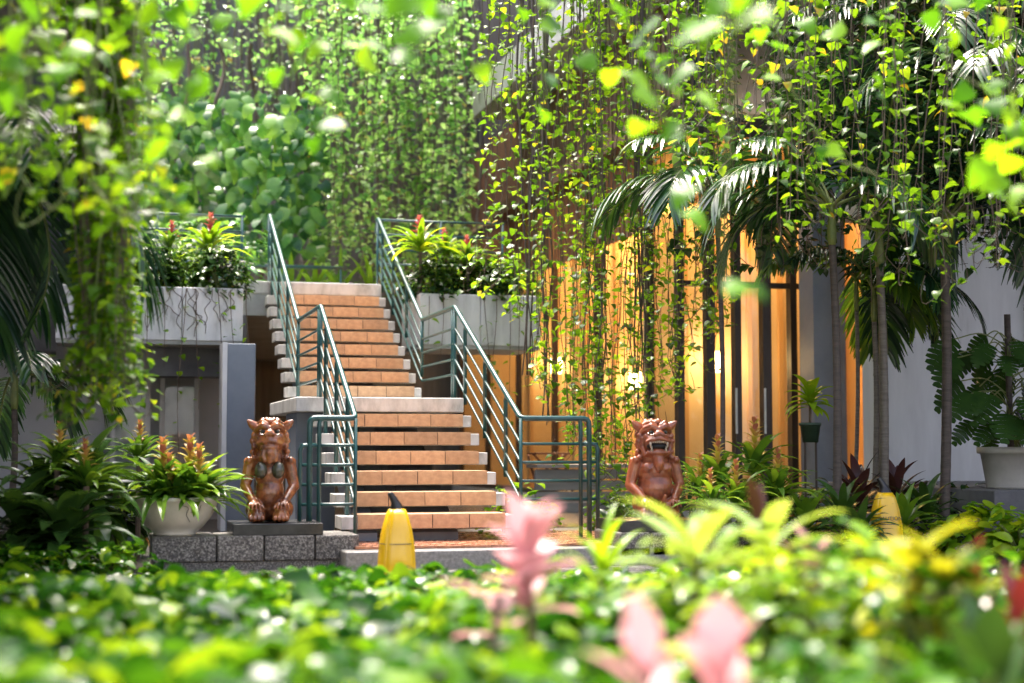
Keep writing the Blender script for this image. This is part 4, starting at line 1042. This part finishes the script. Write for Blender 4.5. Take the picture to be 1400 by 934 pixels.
for i, (px, D, h, L, m, nm) in enumerate(((1060, 12.2, .30, .40, 'dark_leaf', 'pointed dark'), (1100, 11.9, .26, .38, 'brom_leaf', 'pointed mid green'), (1150, 12.0, .30, .42, 'dark_leaf', 'glossy dark'), (1240, 12.2, .25, .40, 'brom_leaf', 'arching green'), (1270, 12.6, .3, .42, 'dark_leaf', 'broad dark'), (1180, 11.6, .2, .36, 'dark_leaf', 'low dark'), (1040, 11.5, .2, .35, 'brom_leaf', 'low green'))):
    p = [1060, 1100, 1150, 1240, 1270, 1180, 1040][i]
    cordyline(G0(px, D), h, 30, L, .036, m, f'{nm} leaved plant in the right bed, {["first", "second", "fourth", "seventh", "last", "fifth", "nearest"][i]} from the statue', 'leafy plants in the right bed', (.0, 1.4), 1.2, 'bed_plant')
for i, (px, D) in enumerate(((1168, 12.9), (1222, 13.1))):
    cordyline(G0(px, D), .45, 20, .42, .045, 'maroon_leaf', 'maroon leaved cordyline ' + ('left' if i == 0 else 'right') + ' of the ringed palm trunk', 'maroon cordylines', (.3, 1.4), .7)
bush(G0(1340, 12.0), .36, .36, .42, 230, .15, 'lime_leaf', 'low lime green pothos shrub below the beige pot', None, (OVAL, HEART))
bush(G0(1395, 11.6), .3, .3, .36, 130, .14, 'lime_leaf', 'low lime green shrub at the right edge', None, (OVAL, HEART))
for i in range(8):
    px = 880 + i * 62
    bush(G0(px, 13.2 + .4 * (i % 2)), .42, .35, .55, 150, .13, 'dark_leaf', f'dark leafy shrub at the back of the right bed, {ORD[i]} from the left', 'dark shrubs in the right bed', (OVAL, LANCE))
for i, px in enumerate((690, 730, 835, 862)):
    bush(G0(px, 12.9 + .2 * i), .22, .22, .55, 130, .085, 'pothos', f'small leafy creeper clump behind the right railing, {ORD[i]} from the left', 'creeper clumps behind the right railing', HEARTS)

# --- bowl planter's bromeliads
for i, (dx, dy, s, lab) in enumerate(((-.10, 0, .60, 'bromeliad with pale yellow spike at the left of the bowl'), (.10, .04, .62, 'bromeliad with yellow spike in the middle of the bowl'), (.16, -.08, .54, 'bromeliad with peach spike at the right of the bowl'), (-.02, -.12, .46, 'low bromeliad at the front of the bowl'))):
    bromeliad(bc + np.array([dx, dy, .22]), s, lab, 'bromeliads in the white bowl', 1, False, 'brom_leaf', 40)

# --- left bush
for i, (px, D, h, L, m, lab) in enumerate(((60, 10.9, .55, .55, 'dark_leaf', 'broad dark leaved plant at the left edge of the left bush'), (115, 10.7, .62, .55, 'dark_leaf', 'broad dark leaved plant in the middle of the left bush'), (122, 10.8, .50, .46, 'brom_leaf', 'fresh green leaved plant on the right of the left bush'),
                                     (20, 10.3, .35, .5, 'dark_leaf', 'low dark leaved plant at the lower left edge'), (95, 10.1, .30, .48, 'dark_leaf', 'low dark leaved plant in front of the left bush'), (168, 12.3, .40, .42, 'dark_leaf', 'dark leaved plant behind the bowl planter'))):
    cordyline(G0(px, D), h, 40, L, .07, m, lab, 'broad leaved plants of the left bush', (-.5, 1.35), 1.4, 'broadleaf_plant')
cordyline(P(140, 560, 10.4), .02, 12, .36, .05, 'lime_leaf', 'bright lime leaf rosette at the foot of the vine column', None, (.5, 1.45), .6, 'broadleaf_plant')
for (px, py, D, lab) in ((78, 640, 10.6, 'peach spiked bromeliad on the left of the bush'), (118, 665, 10.3, 'peach spiked bromeliad on the right of the bush'), (190, 630, 12.0, 'yellow spiked bromeliad behind the bowl')):
    b = P(px, py, D); t = bromeliad(b, .40, lab, 'bromeliads in the left bush', 1, False, 'brom_leaf', 26)
    part('stem', Geo().tube([np.array([b[0], b[1], -.01]), b], .02, 7), 'stem_brown', t)
for i, (px, D) in enumerate(((-10, 9.7), (30, 9.6), (80, 9.5), (130, 9.7), (170, 9.9))):
    bush(G0(px, D), .26, .24, .24, 110, .12, 'ground_leaf', f'low light green leafy clump along the paving, {ORD[i]} from the left edge', 'low clumps by the paving', (OVAL, HEART))

# --- foreground bed
tag(part('bed_soil', Geo().add([(-6, 1.0, .06), (9, 1.0, .06), (9, 8.6, .03), (-6, 8.6, .03)], np.array([(0, 1, 2, 3)])), 'soil'), None, None, None, 'structure')
n = 15000
D = U(1.9, 8.3, n) ; px = U(-160, 1560, n)
pos = np.array([G0(a, b) for a, b in zip(px, D)])
hump = .07 * np.sin(pos[:, 0] * 2.3 + 1) * np.cos(pos[:, 1] * 1.9) + .04 * np.sin(pos[:, 0] * 5.1) * np.sin(pos[:, 1] * 4.3 + 2)
hm = np.interp(D, [1.9, 4, 6, 8.3], [.26, .28, .23, .15]) + hump * np.interp(D, [4, 8.3], [1, .45])
pos[:, 2] = .05 + np.maximum(hm, .06) * U(.4, 1.08, n)
d = rand_dirs(n, -.5, .35); up = np.array([0, 0, 1.0]) + U(-.6, .6, (n, 3))
g = Geo(); scatter_leaves(g, pos, d, up, U(.08, .17, n), [OVAL, HEART, HEART2])
tag(part('ground_cover', g, 'ground_leaf', None, True), 'low bright green leafy ground cover filling the foreground bed', 'ground cover', None, 'stuff')
FG = 'colourful foreground plants'
def fg(px, py, D, n, L, W, mat, label, el=(.3, 1.4), droop=.8):
    b = P(px, py + 22, D); h = max(.05, b[2] - .06)
    return cordyline((b[0], b[1], .06), h, n, L * .92, W * 1.1, mat, label, FG, el, droop)
fg(735, 728, 4.3, 14, .21, .044, 'pink_leaf', 'blurred pink cordyline in front of the stair foot')
fg(660, 790, 4.2, 6, .20, .034, 'pink_leaf', 'blurred pale pink leaves left of the pink cordyline', (.0, .7), .5)
fg(975, 890, 3.1, 8, .17, .042, 'pink_leaf', 'blurred pink cordyline with upright leaf low in the centre', (.5, 1.5), .4)
fg(860, 890, 3.0, 8, .17, .036, 'pink_leaf', 'blurred peach pink cordyline low left of the upright pink one', (.2, 1.3), .6)
fg(815, 770, 6.0, 26, .36, .014, 'lime_leaf', 'blurred striped strap leaved plant beside the pink cordyline', (.4, 1.5), 1.5)
fg(960, 735, 4.9, 18, .36, .034, 'pale_leaf', 'blurred pale green cordyline in front of the right statue', (-.1, 1.0), 1.0)
fg(1050, 725, 4.9, 16, .34, .034, 'pale_leaf', 'blurred pale cordyline between the statue and the yellow leaves', (-.1, 1.0), 1.0)
fg(1105, 755, 4.8, 7, .20, .032, 'pink_leaf', 'blurred peach leaves left of the yellow croton', (.4, 1.4), .7)
fg(1020, 695, 5.3, 5, .22, .022, 'maroon_leaf', 'blurred dark purple leaves before the right bromeliads', (.5, 1.4), .4)
fg(1225, 755, 4.2, 14, .24, .046, 'yellow_leaf', 'blurred yellow green croton in front of the second cone', (.0, 1.0), 1.0)
fg(1290, 765, 4.1, 10, .22, .044, 'yellow_leaf', 'blurred yellow croton left of the dark red leaves', (.0, 1.0), 1.0)
fg(1350, 805, 4.2, 9, .22, .03, 'red_leaf', 'blurred dark red cordyline at the right edge', (.4, 1.5), .4)
fg(1395, 850, 3.9, 8, .24, .034, 'red_leaf', 'blurred dark red cordyline in the lower right corner', (.4, 1.5), .4)
fg(1350, 930, 3.4, 8, .30, .042, 'dark_leaf', 'blurred broad green upright leaves in the lower right', (.5, 1.5), .3)
def fgb(px, py, D, rx, n, size, mat, label):
    b = P(px, py, D); bush((b[0], b[1], .05), rx, rx * .8, max(.15, b[2] - .05), n, size, mat, label, FG, (OVAL, HEART, LANCE))
fgb(1180, 720, 4.9, .26, 150, .10, 'lime_leaf', 'blurred lime shrub in front of the right bed plants')
fgb(985, 735, 5.2, .26, 140, .09, 'lime_leaf', 'blurred lime shrub between the two pale cordylines')
fgb(1130, 725, 4.7, .26, 130, .10, 'ground_leaf', 'blurred green shrub below the peach leaves')
fgb(1215, 755, 4.4, .28, 140, .10, 'lime_leaf', 'blurred lime shrub below the yellow croton')
fgb(1300, 750, 4.0, .26, 130, .10, 'ground_leaf', 'blurred green shrub left of the dark red leaves')
fgb(1060, 735, 4.4, .26, 130, .10, 'lime_leaf', 'blurred lime shrub right of the upright pink leaf')
fgb(1150, 850, 3.6, .26, 120, .10, 'ground_leaf', 'blurred dark green shrub at the bottom right of centre')
fgb(1260, 880, 3.2, .24, 110, .10, 'ground_leaf', 'blurred dark green shrub at the bottom right')
fgb(900, 760, 5.0, .30, 140, .09, 'lime_leaf', 'blurred lime shrub below the right statue wall')
fgb(790, 790, 5.2, .28, 130, .09, 'ground_leaf', 'blurred green shrub under the pink cordyline')
fgb(1370, 760, 6.5, .4, 160, .10, 'ground_leaf', 'green shrub beyond the dark red leaves')
